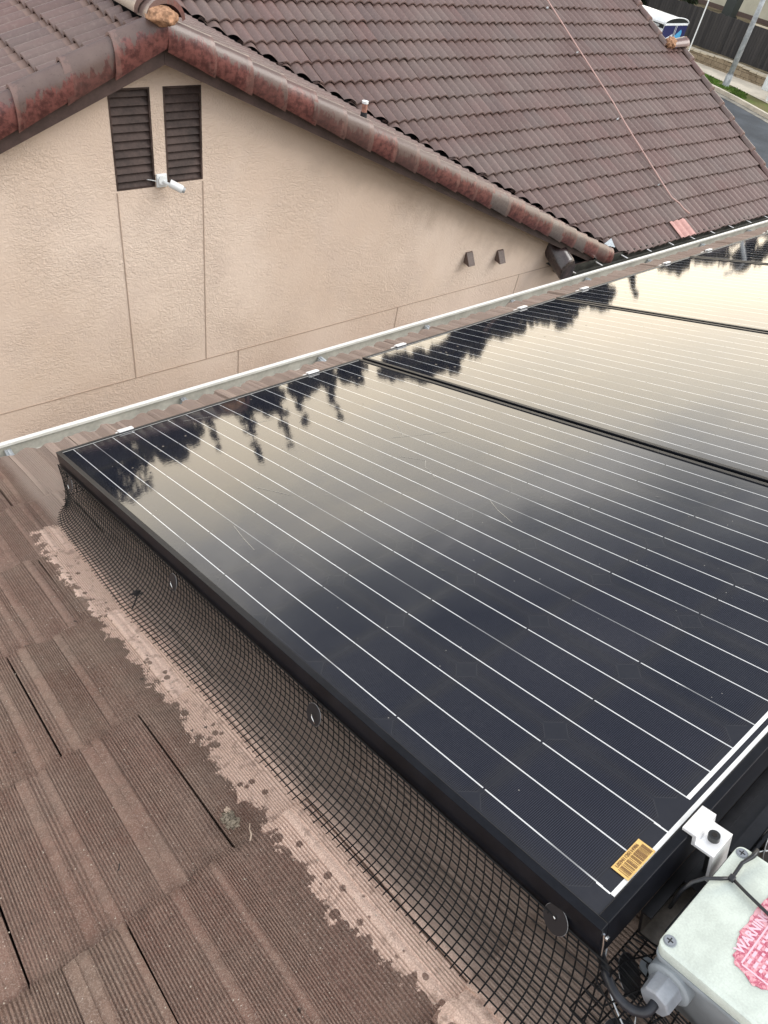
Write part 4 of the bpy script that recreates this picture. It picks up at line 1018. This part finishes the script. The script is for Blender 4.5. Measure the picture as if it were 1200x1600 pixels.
# ------------------------------------------------------------------ solar panels
L, T_, B = -0.040, 1.6204, -0.0331
PW, PP = 0.990, 1.0027
plabels = ['nearest solar panel, with the yellow barcode sticker on its lower corner',
           'second solar panel from the near end, full width in view beyond the nearest',
           'third solar panel from the near end, mostly mirroring the pale sky',
           'fourth solar panel, only its gutter side corner showing at the right edge',
           'fifth solar panel, past the fourth and almost wholly outside the picture']
C0 = -0.0273       # u of the first cell edge
for k in range(5):
    ub = L + k * PP
    t = roof_thing('solar_panel', ub, B, 0, plabels[k], 'solar panel', 'solar panels in a row on the roof')
    LL = T_ - B; fw = 0.0115; ft = 0.0025     # local: 0..PW, 0..LL, top of frame at 0
    mb = MB()
    def bar(a, b, z0_=-.046, z1_=0.0): mb.box((a[0], a[1], z0_), (b[0], b[1], z1_))
    bar((0, 0), (fw, LL)); bar((PW - fw, 0), (PW, LL)); bar((fw, 0), (PW - fw, fw)); bar((fw, LL - fw), (PW - fw, LL))
    fr_ = mb.build('frame', M['frame'], t, bevel=.0009)
    mb = MB(); bar((fw, 0 + fw), (fw + .02, LL - fw), -.046, -.044); mb.build('bottom_flange', M['frame'], t)
    mb = MB(); bar((PW - fw - .02, fw), (PW - fw, LL - fw), -.046, -.044); mb.build('bottom_flange', M['frame'], t)
    # glass local origin at first cell corner so the cell pattern lines up with the busbars
    gx0, gx1 = fw - .0005 , PW - fw + .0005
    oc = Vector((C0 - L, -B, -0.0022))
    V = [(gx0 - oc.x, fw - oc.y, 0), (gx1 - oc.x, fw - oc.y, 0), (gx1 - oc.x, LL - fw - oc.y, 0), (gx0 - oc.x, LL - fw - oc.y, 0)]
    g = mesh_obj('glass', V, [(0, 1, 2, 3)], M['pv'], t); g.location = oc
    V2 = [(q[0], q[1], -.008) for q in V]
    mb = MB().quad((fw + .001, LL - fw - .0052, .0006), (PW - fw - .001, LL - fw - .0052, .0006), (PW - fw - .001, LL - fw - .0004, .0006), (fw + .001, LL - fw - .0004, .0006)); mb.build('glass_seal', M['seal'], t).location = (0, 0, -.0019)
    mesh_obj('backsheet', V2, [(3, 2, 1, 0)], M['frame'], t).location = oc
    # cross ribbons (bus tape) at the lower end, under the glass: laid a hair above it
    P5 = .1585; h = .0003
    mb = MB()
    mb.quad((.0263 - .0 , -.0205, h), (6 * P5 - .026, -.0205, h), (6 * P5 - .026, -.0155, h), (.0263, -.0155, h))
    mb.quad((P5 + .0263, -.0095, h), (5 * P5 - .026, -.0095, h), (5 * P5 - .026, -.0045, h), (P5 + .0263, -.0045, h))
    for c_ in (0, 5):
        for q in (.0263, .0783, .1303):
            x = c_ * P5 + q + .00; mb.quad((x - .001, -.0155, h), (x + .001, -.0155, h), (x + .001, .001, h), (x - .001, .001, h))
    r_ = mb.build('bus_ribbon', M['ribbon'], t); r_.location = oc
    if k == 0:
        st = MB().box((.0495 - .0, -.0205, .0006), (.0990, 0.0, .0009)).build('barcode_sticker', M['yellow'], t); st.location = (0.023 - L - .0495, -B + .0005, -.0015)
        rb = random.Random(9); mb = MB(); x = .0525
        while x < .0965:
            wv = rb.choice((.0004, .0006, .0011)); mb.box((x, -.0185, .001), (x + wv, -.0065, .0012)); x += wv + rb.choice((.0005, .0008, .0015))
        mb.build('bars', M['ink'], st)
        text_mesh('serial_number', 'L05941120114986', .0052, M['ink'], st, Matrix(((1, 0, 0, .0535), (0, 1, 0, -.0052), (0, 0, 1, .0012), (0, 0, 0, 1))), .0001, .0001)
# bird scratches and dried marks on the first panel
t0 = [o for o in bpy.data.objects if o.name == 'solar_panel'][0]
mb = MB()
for pl in ([(0.598, 1.036), (0.661, 0.993), (0.722, 0.953)], [(0.663, 1.092), (0.635, 1.042), (0.619, 1.017)], [(0.54, 0.937), (0.566, 0.877), (0.54, 0.85), (0.534, 0.828), (0.518, 0.794)],
           [(0.525, 0.64), (0.505, 0.6), (0.488, 0.547)], [(0.099, 0.938), (0.088, 0.879), (0.081, 0.826)], [(0.419, 1.39), (0.472, 1.377)], [(0.289, 1.563), (0.359, 1.532)], [(0.22, 1.054), (0.24, 1.0), (0.253, 0.962)]):
    q = [Vector((u - L, v - B, -.0018)) for u, v in pl]; w_ = .0007
    for a, b in zip(q, q[1:]):
        d = (b - a).normalized(); s_ = Vector((-d.y, d.x, 0)) * w_; mb.quad(a - s_, b - s_ * .6, b + s_ * .6, a + s_)
mb.build('scratch_marks', mat('scratch', (0.36, 0.34, 0.30), 0.6), t0)

# rails below the panels, along the gutter direction
for v0, lab in ((-0.0495, 'dark channel rail under the upslope edge of the solar panels, by the junction box'), (1.545, 'dark channel rail hidden under the gutter side of the solar panels')):
    t = roof_thing('mounting_rail', 0.03, v0, -0.10, lab, 'rail')
    ru = 0.012
    mb = MB(); ln = 4.95
    mb.box((ru, -.020, .0), (ln, .020, .0025)); mb.box((ru, -.020, .0025), (ln, -.0175, .040)); mb.box((ru, .0175, .0025), (ln, .020, .040))
    mb.box((ru, -.0175, .0375), (ln, -.008, .040)); mb.box((ru, .008, .0375), (ln, .0175, .040))
    mb.box((.075, -.0172, .0378), (ln, .0172, .0396)); mb.build('channel', M['rail'] , t)
    mb = MB().box((ru + .001, -.0170, .0027), (ln, .017, .0032)); mb.box((ru + .001, -.0172, .003), (ln, -.0168, .037)); mb.box((ru + .001, .0168, .003), (ln, .0172, .037))
    mb.build('channel_lining', M['rail_in'], t)
    for u in (.35, 1.6, 2.8, 4.0):
        MB().box((u, -.03, -.035), (u + .05, .03, .0)).build('mounting_foot', M['rail_in'], t, bevel=.004)

t = roof_thing('edge_skirt', .17, B - .042, -.05, 'black trim strip closing the upslope edge of the array beside the junction box', 'trim')
MB().box((0, -.003, -.070), (3.9, 0.0, -.006)).build('strip', M['rail'], t)
MB().box((0, -.003, -.006), (3.9, .018, -.004)).build('lip', M['rail'], t)
# end clamps
def end_clamp(u, top, label):
    t = roof_thing('end_clamp', u, B if not top else T_, 0.0, label, 'clamp', 'end clamps holding the solar panels')
    s_ = 1 if top else -1
    def bx(a0, a1, z0_, z1_): return MB().box((-.0205, min(a0 * s_, a1 * s_), z0_), (.0205, max(a0 * s_, a1 * s_), z1_))
    poly = [(-.0085, .0012), (.0075, .0012), (.0075, -.012), (.029, -.012), (.029, -.046), (.0250, -.046), (.0250, -.016), (.0035, -.016), (.0035, -.0005), (-.0085, .0006)]
    poly = [(-.0085, .0008), (-.0085, .0052), (.0080, .0052), (.0080, -.0075), (.0285, -.0075), (.0285, -.050), (.0250, -.050), (.0250, -.0115), (.0035, -.0115), (.0035, .0008)]
    mb = MB().prism([(-.0205, a * s_, z) for a, z in poly], (.041, 0, 0)); mb.build('bracket', M['clamp'], t, bevel=.0007)
    b = MB().cyl((0, .0175 * s_, -.0075), (0, .0175 * s_, -.0005), .0062, 18).build('bolt', M['bolt'], t, auto=.6)
    MB().cyl((0, .0175 * s_, -.0010), (0, .0175 * s_, -.0002), .0032, 6).build('hex_socket', M['louver_dark'], b)
    MB().cyl((0, .0175 * s_, -.009), (0, .0175 * s_, -.060), .004, 8).build('stud', M['bolt'], t)
end_clamp(0.135, False, 'bright aluminium end clamp with black bolt beside the junction box')
for i, (u, lab) in enumerate([(0.147, 'first gutter side end clamp, closest to the near corner of the nearest panel'), (0.763, 'second gutter side end clamp, just before the joint of the first two panels'),
        (1.13, 'third gutter side end clamp, just past the joint of the first two panels'), (1.76, 'fourth gutter side end clamp, before the joint of the second and third panels'),
        (2.15, 'fifth gutter side end clamp, past the joint of the second and third panels'), (2.77, 'sixth gutter side end clamp, before the joint of the third and fourth panels'),
        (3.14, 'seventh gutter side end clamp, past the joint of the third and fourth panels'), (3.77, 'eighth gutter side end clamp, last one before the right edge of the picture')]):
    end_clamp(u, True, lab)

# ------------------------------------------------------------------ bird guard mesh
def flare(v):      # how far the outer edge stands from the panel edge
    return np.interp(v, [-.12, 0.0, .18, .41, .74, 1.04, 1.24, 1.47, 1.53, 1.60], [.074, .078, .082, .087, .085, .092, .082, .071, .058, .018])
NS = 14; WS = 0.0127
def net_point(v, s):
    """s in 0..1 down the mesh from the frame to its outer edge"""
    w_ = float(flare(v)); wb = .5 * mnoise.noise(Vector((v * 3.1, s * 1.5, 2))) + .3 * mnoise.noise(Vector((v * 9, s * 3, 7)))
    top = Vector((L - .004, v, -.034)); k = Vector((L - .010 - w_ * .10, v, -.112)); end = Vector((L - w_ - .000, v, NR + .006))
    a = top.lerp(k, min(1, s * 1.0)); 
    p = top * (1 - s) ** 2 + Vector((L - .006 - w_ * .05, v, -.128)) * 2 * s * (1 - s) + end * s ** 2
    p.x += wb * .008 * math.sin(math.pi * s); p.z += wb * .008 * math.sin(math.pi * s) ; p.y += .010 * s * mnoise.noise(Vector((v * 2, 3, 1))) - .012 * s
    p.z = max(p.z, NR + .0055 + .002 * wb)
    return p
t = tag(empty('bird_guard_mesh', P(0, 0, 0), PROT), 'black wire bird guard mesh flaring out along the side of the nearest solar panel', 'wire mesh')
wr = .00096
mb = MB()
vv = np.arange(-.05, 1.615, WS)
for i in range(NS + 1):
    s_ = (i / NS) ** 0.92
    mb.tube([net_point(v, s_) for v in vv], wr, 4, cap=False)
for v in vv:
    pts = [net_point(v, (i / NS) ** 0.92) for i in range(NS + 1)]
    e = (pts[-1] - pts[-2]).normalized(); pts.append(pts[-1] + e * random.uniform(.003, .009))
    mb.tube(pts, wr, 4, cap=False)
# folded top edge doubled behind the frame
for q in (.0, .008):
    mb.tube([Vector((L - .0035, v, -.036 - q)) for v in vv[::3]], wr, 4, cap=False)
mb.build('wire_grid', M['net'], t)
# far corner return, hanging straight down beside the gutter end
mb = MB()
cu_ = np.arange(L - .004, L + .30, WS)
for u in cu_: mb.tube([(u, T_ + .002, -.034), (u, T_ - .004, -.09), (u, T_ + .0, NR + .004)], wr, 4, cap=False)
for z in np.arange(-.036, NR, -WS): mb.tube([(u, T_ + .001, z) for u in (L - .005, L + .30)], wr, 4, cap=False)
mb.build('corner_return', M['net'], t)

t = tag(empty('bird_guard_mesh', P(0, 0, 0), PROT), 'crumpled black wire mesh under the junction box at the upslope edge of the panels', 'wire mesh')
mb = MB(); rn = random.Random(3)
def net2(u, s):
    wb = mnoise.noise(Vector((u * 14, s * 2.5, 1))); w2 = mnoise.noise(Vector((u * 9, s * 3, 9)))
    far = .035 if u < .17 else .045
    p = Vector((u + .016 * wb * s, B - .040 - far * s - .010 * w2 * s, -.052 - .072 * s ** .75))
    if u < .17: p.y = B + .004 - .135 * s - .02 * w2 * s; p.z = -.098 - .026 * s + .016 * abs(wb) * math.sin(math.pi * s)
    return p
for rng in ((-.075, .17), (.172, 1.9)):
    us = np.arange(rng[0], rng[1], WS)
    for u in us: mb.tube([net2(u, i / 10) for i in range(11)], wr, 4, cap=False)
    for i in range(11): mb.tube([net2(u, i / 10) for u in us], wr, 4, cap=False)
# crumpled second layer at the corner
for k in range(12):
    a = Vector((L - .01 + .006 * k, B - .005, -.06)); b = Vector((L - .035 + .012 * k + rn.uniform(-.01, .01), B - .12 - rn.uniform(0, .02), -.118))
    m_ = a.lerp(b, .5) + Vector((rn.uniform(-.012, .012), rn.uniform(-.012, .012), rn.uniform(-.005, .015))); mb.tube([a, m_, b], wr, 4, cap=False)
for k in range(9):
    s_ = k / 8; a = Vector((L - .015 - .03 * s_, B - .01 - .11 * s_, -.065 - .05 * s_)); b = a + Vector((.075 + rn.uniform(-.01, .01), rn.uniform(-.03, .01), -.005)); mb.tube([a, a.lerp(b, .5) + Vector((0, rn.uniform(-.008, .008), .008)), b], wr, 4, cap=False)
mb.build('wire_grid', M['net'], t)

# guard fasteners: black disc with a bent steel hook
def fastener(u, v, n, nrm, rad, label, hook):
    t = roof_thing('mesh_fastener', u, v, n, label, 'clip', 'washer clips holding the bird guard mesh')
    nrm = Vector(nrm).normalized()
    dm = MB().cyl(Vector((0, 0, 0)) - nrm * .0006, nrm * .0006, rad, 32).build('washer', M['disc'], t, auto=.6)
    a = nrm.orthogonal().normalized(); bq = nrm.cross(a)
    ring = [(a * math.cos(x) + bq * math.sin(x)) * rad for x in [2 * math.pi * i / 32 for i in range(33)]]
    MB().tube(ring, .00045, 5, cap=False).build('washer_edge', M['disc_edge'], dm)
    MB().tube([Vector(h) for h in hook], .0011, 8).build('hook', M['steel'], t, smooth=True)
hk = [(-.003, 0, .004), (-.006, -.004, .002), (-.007, -.012, -.006)]
fastener(L - .010, 1.53, -.060, (-1, 0, .35), .017, 'mesh fastener at the gutter end of the bird guard', hk)
fastener(L - .012, 0.925, -.058, (-1, 0, .35), .017, 'mesh fastener beside the black twig caught in the guard', hk)
fastener(L - .012, 0.448, -.058, (-1, 0, .35), .017, 'mesh fastener midway along the near panel side', hk)
fastener(L - .005, 0.016, -.036, (-1, .1, .42), .0155, 'mesh fastener next to the near corner of the panel', [(-.001, 0, .001), (-.0015, 0, .004), (-.001, .002, .005)])
fastener(0.206, B - .052, -.058, (.15, -1, .15), .021, 'mesh fastener with long steel hook above the junction box', [(-.026, .012, .006), (-.010, -.003, .012), (.004, -.006, .004), (.012, -.008, -.004), (.012, -.026, -.026)])
fastener(-.058, B - .047, -.105, (.1, -.25, 1), .021, 'mesh fastener lying under the black cable loop', [(0, 0, .002), (.008, -.004, .012), (.022, .002, .016), (.03, .006, .018)])
fastener(-.010, B - .020, -.085, (.3, -.6, .5), .020, 'mesh fastener tucked under the panel corner by the cable', [(-.02, .01, .02), (-.022, .008, .012), (-.022, .004, -.004)])
o = roof_thing('corner_clip', L + .001, B - .001, -.004, 'small bent steel wire clip on the near lower corner of the panel frame', 'clip')
MB().tube([(-.001, -.002, .003), (-.002, -.003, -.012), (-.003, -.003, -.03)], .0011, 8).build('wire', M['steel'], o)
MB().cyl((.006, -.001, -.012), (.006, -.0035, -.012), .003, 10).build('screw', M['steel'], o)

# ------------------------------------------------------------------ junction box
bu0, bu1, bv0, bv1 = -0.006, 0.152, -0.071, -0.262
t = roof_thing('junction_box', bu0, bv0, -0.10, 'pale grey green junction box with a faded red warning label beside the panel', 'electrical box')
W_, H_ = bu1 - bu0, bv0 - bv1
def rrect(x0, y0, x1, y1, r, z, n=5):
    pts = []
    for cx, cy, a0 in ((x1 - r, y1 - r, 0), (x0 + r, y1 - r, 90), (x0 + r, y0 + r, 180), (x1 - r, y0 + r, 270)):
        for i in range(n + 1):
            a = R(a0 + 90 * i / n); pts.append(Vector((cx + r * math.cos(a), cy + r * math.sin(a), z)))
    return pts
mb = MB().prism(rrect(0, -H_, W_, 0, .008, .076), (0, 0, .014)); mb.build('lid', M['lid'], t, bevel=.0018, auto=.5)
a = rrect(.004, -H_ + .004, W_ - .004, -.004, .008, .0755); b = rrect(.010, -H_ + .010, W_ - .010, -.010, .008, .0)
V = b + a; n_ = len(a); F = [(i, (i + 1) % n_, n_ + (i + 1) % n_, n_ + i) for i in range(n_)] + [tuple(range(n_))[::-1]]
mesh_obj('body', V, F, M['boxbody'], t, True)
mb = MB().prism(rrect(-.001, -H_ - .001, W_ + .001, .001, .009, .070), (0, 0, .006)); mb.build('lid_skirt', M['boxbody'], t, bevel=.001, auto=.5)
for (x, y) in ((.0115, -.0075), (.1485, -.0075), (.0115, -H_ + .0115), (W_ - .0115, -H_ + .0115)):
    s_ = MB().cyl((x, y, .0885), (x, y, .0912), .0052, 20).build('screw', M['steel'], t, auto=.6)
    mb = MB().box((x - .0032, y - .0006, .0911), (x + .0032, y + .0006, .0915)); mb.box((x - .0006, y - .0032, .0911), (x + .0006, y - .0006, .0915)); mb.box((x - .0006, y + .0006, .0911), (x + .0006, y + .0032, .0915)); mb.build('cross_slot', M['bolt'], s_)
    MB().tube([Vector((x + .0056 * math.cos(q), y + .0056 * math.sin(q), .0902)) for q in [2 * math.pi * i / 20 for i in range(21)]], .0007, 5, cap=False).build('counterbore', M['boxbody'], s_)
# gland, hub and foot on the left side
gv = -.020; gz_ = .052
mb = MB().tube([(.012, gv, gz_), (-.004, gv, gz_), (-.006, gv, gz_)], [.0215, .0215, .019], 28); mb.build('hub_ring', M['boxbody'], t, auto=.6)
mb = MB().tube([(-.003, gv, gz_), (-.026, gv, gz_), (-.028, gv, gz_)], [.0160, .0152, .0140], 8); gn = mb.build('gland_nut', M['pvc'], t, bevel=.0008)
mb = MB()
mb.cyl((.021, .010, .006), (.021, .010, .010), .010, 24); mb.box((.011, -.012, .006), (.031, .010, .0098)); ft = mb.build('mounting_ear', M['boxbody'], t, auto=.6)
MB().cyl((.021, .010, .0102), (.021, .010, .0106), .0042, 16).build('ear_hole', M['bolt'], ft)
# label
lab = []
for (u, v) in [(0.027, -.155), (.024, -.148), (0.028, -0.138), (0.031, -0.1275), (0.036, -0.1245), (0.043, -0.124), (0.052, -.1195), (0.062, -.1175), (0.075, -.1185), (0.088, -.1165), (.10, -.118), (.118, -.119), (.128, -.128), (.130, -.150), (.127, -.175), (.112, -.186), (.085, -.183), (.062, -.176), (.046, -.168), (.036, -.164)]:
    lab.append(Vector((u - bu0, v - bv0, .0902)))
# subdivide ragged outline
rg = []
for i, p in enumerate(lab):
    q = lab[(i + 1) % len(lab)]
    for k in range(4): 
        c = p.lerp(q, k / 4); c += Vector((mnoise.noise(c * 260), mnoise.noise(c * 260 + Vector((9, 0, 0))), 0)) * .0016; c.z = .0902; rg.append(c)
lb = MB().prism(rg, (0, 0, .0006)).build('warning_label', M['warn'], t)
text_mesh('warning_text', 'WARNING', .0118, M['warn_light'], lb, Matrix(((1, 0, 0, .0425 - bu0), (0, 1, 0, -.1295 - bv0), (0, 0, 1, .0911), (0, 0, 0, 1))), .0002, .0004)
MB().box((.035 - bu0, -.1335 - bv0, .0909), (.120 - bu0, -.1320 - bv0, .0912)).build('printed_line', M['warn_light'], lb)
MB().box((.0335 - bu0, -.1600 - bv0, .0909), (.0350 - bu0, -.1335 - bv0, .0912)).build('printed_line', M['warn_light'], lb)
rw = random.Random(5); mb = MB()
for r_ in range(7):
    x = .039
    while x < .12:
        w_ = rw.uniform(.003, .008); mb.box((x - bu0, -.1380 - r_ * .0055 - bv0, .0909), (x + w_ - bu0, -.1365 - r_ * .0055 - bv0 + .001, .0912)); x += w_ + rw.uniform(.0015, .003)
mb.build('faded_print', M['warn_light'], lb)

# cable tie over the lid
t = roof_thing('cable_tie', 0.106, -.086, -.008, 'black nylon cable tie strapped across the junction box lid', 'cable tie')
def tie(pts, w_=.0020):
    mb = MB(); mb.tube([Vector(p) - Vector((.106, -.086, -.008)) for p in pts], w_, 6); return mb
tie([(.060, -.050, -.050), (.066, -.056, -.020), (.072, -.062, -.0055), (.084, -.069, -.0035), (.097, -.079, -.006), (.106, -.086, -.007)], .0019).build('strap', M['tie'], t, smooth=True)
tie([(.106, -.086, -.0065), (.128, -.085, -.005), (.142, -.089, -.0035), (.151, -.089, -.0025), (.154, -.089, -.010), (.156, -.088, -.03)], [.0017, .0019, .0025, .0026, .0024, .002]).build('strap', M['tie'], t, smooth=True)
tie([(.106, -.086, -.0065), (.101, -.105, -.0065), (.096, -.126, -.0060), (.090, -.15, -.006), (.08, -.19, -.007)], .0019).build('strap', M['tie'], t, smooth=True)
MB().box((-.0035, -.0030, -.001), (.0035, .0030, .0035)).build('buckle', M['tie'], t, bevel=.0008)

# cable
t = roof_thing('cable', -.02, -.105, -.058, 'thick black cable looping from the junction box gland under the panel corner', 'cable')
pts = [(-.018, -.091, -.048), (-.030, -.0915, -.048), (-.043, -.091, -.050), (-.050, -.084, -.052), (-.053, -.074, -.052), (-.052, -.062, -.051), (-.046, -.050, -.051), (-.040, -.042, -.053), (-.033, -.034, -.056), (-.024, -.022, -.062), (-.01, .01, -.075), (.02, .06, -.085)]
def crv(pts, n=6):
    pts = [Vector(p) for p in pts]; res = []
    for i in range(len(pts) - 1):
        p0, p1, p2, p3 = pts[max(i - 1, 0)], pts[i], pts[i + 1], pts[min(i + 2, len(pts) - 1)]
        for k in range(n):
            x = k / n; res.append(0.5 * ((2 * p1) + (p2 - p0) * x + (2 * p0 - 5 * p1 + 4 * p2 - p3) * x * x + (3 * p1 - p0 - 3 * p2 + p3) * x ** 3))
    return res + [pts[-1]]
MB().tube([p - Vector((-.02, -.105, -.058)) for p in crv(pts)], .0046, 14).build('sheath', M['black'], t, smooth=True)
t = roof_thing('thin_wire', -.03, -.04, -.08, 'thin stiff wire loop beside the black cable', 'wire')
MB().tube([p - Vector((-.03, -.04, -.08)) for p in crv([(-.02, -.030, -.055), (-.030, -.036, -.07), (-.042, -.055, -.085), (-.052, -.080, -.095), (-.050, -.095, -.10)])], .0009, 6).build('strand', M['galv'], t)

# ------------------------------------------------------------------ small debris
def debris(name, u, v, n, label, cat, mk):
    t = roof_thing(name, u, v, n, label, cat); mk(t); return t
def m_clump(t):
    o = lump('tuft', (0, 0, .004), .0085, .013, .006, M['moss'], 2, .8); finish(o, t)
    o = lump('pale_tip', (.004, .014, .006), .004, .005, .004, M['dry_leaf'], 6, .7); finish(o, t)
debris('debris_clump', -.216, .424, -.126, 'small grey dried clump of debris lying by a dark tile joint', 'debris', m_clump)
def m_leaf(t): MB().tube([p for p in crv([(0, 0, .001), (.006, .006, .003), (.008, .014, .003), (.014, .024, .001)])], [.0002] + [.0011] * 9 + [.0007] * 8 + [.0002], 5).build('stalk', M['dry_leaf'], t)
debris('dry_stalk', -.212, .378, -.124, 'thin pale dry stalk on the tile beside the bleached strip', 'stalk', m_leaf)
def m_twig(t):
    mb = MB(); mb.tube(crv([(-.022, -.026, 0), (-.010, -.014, .004), (0, 0, .006), (.008, .016, .006)]), .0016, 6); mb.tube([(0, 0, .006), (.012, -.002, .010)], .0012, 5); mb.tube([(0.002, .004, .006), (-.010, .012, .008)], .0014, 5); mb.build('stem', M['twig'], t)
    finish(lump('bud', (0.003, .008, .007), .006, .007, .004, M['twig'], 4, .9), t)
debris('twig', -.108, .985, -.098, 'little black forked twig caught on the bird guard mesh', 'twig', m_twig)
def m_tw2(t): MB().tube(crv([(0, 0, .001), (.004, .004, .002), (.005, .009, .001)]), .0008, 5).build('stem', M['twig'], t)
debris('twig', -.361, .458, -.126, 'tiny dark curved twig on the open tiles at lower left', 'twig', m_tw2)
rd = random.Random(8); mb = MB()
t = tag(empty('roof_grit', P(0, 0, 0), PROT), 'scattered pale grit and specks on the ribbed tiles', 'grit', kind='stuff')
V = []; F = []
for i in range(900):
    u = rd.uniform(-.62, -.10); v = rd.uniform(-.1, 2.0); r = rd.choice((.0005, .0007, .0009, .0012)); z = NR + .0015
    b = len(V); V += [(u - r, v, z), (u, v - r, z), (u + r, v, z), (u, v + r, z), (u, v, z + r * 1.3)]; F += [(b, b + 1, b + 4), (b + 1, b + 2, b + 4), (b + 2, b + 3, b + 4), (b + 3, b, b + 4)]
mesh_obj('grains', V, F, mat('grit', (0.42, 0.36, 0.29), 0.8), t)
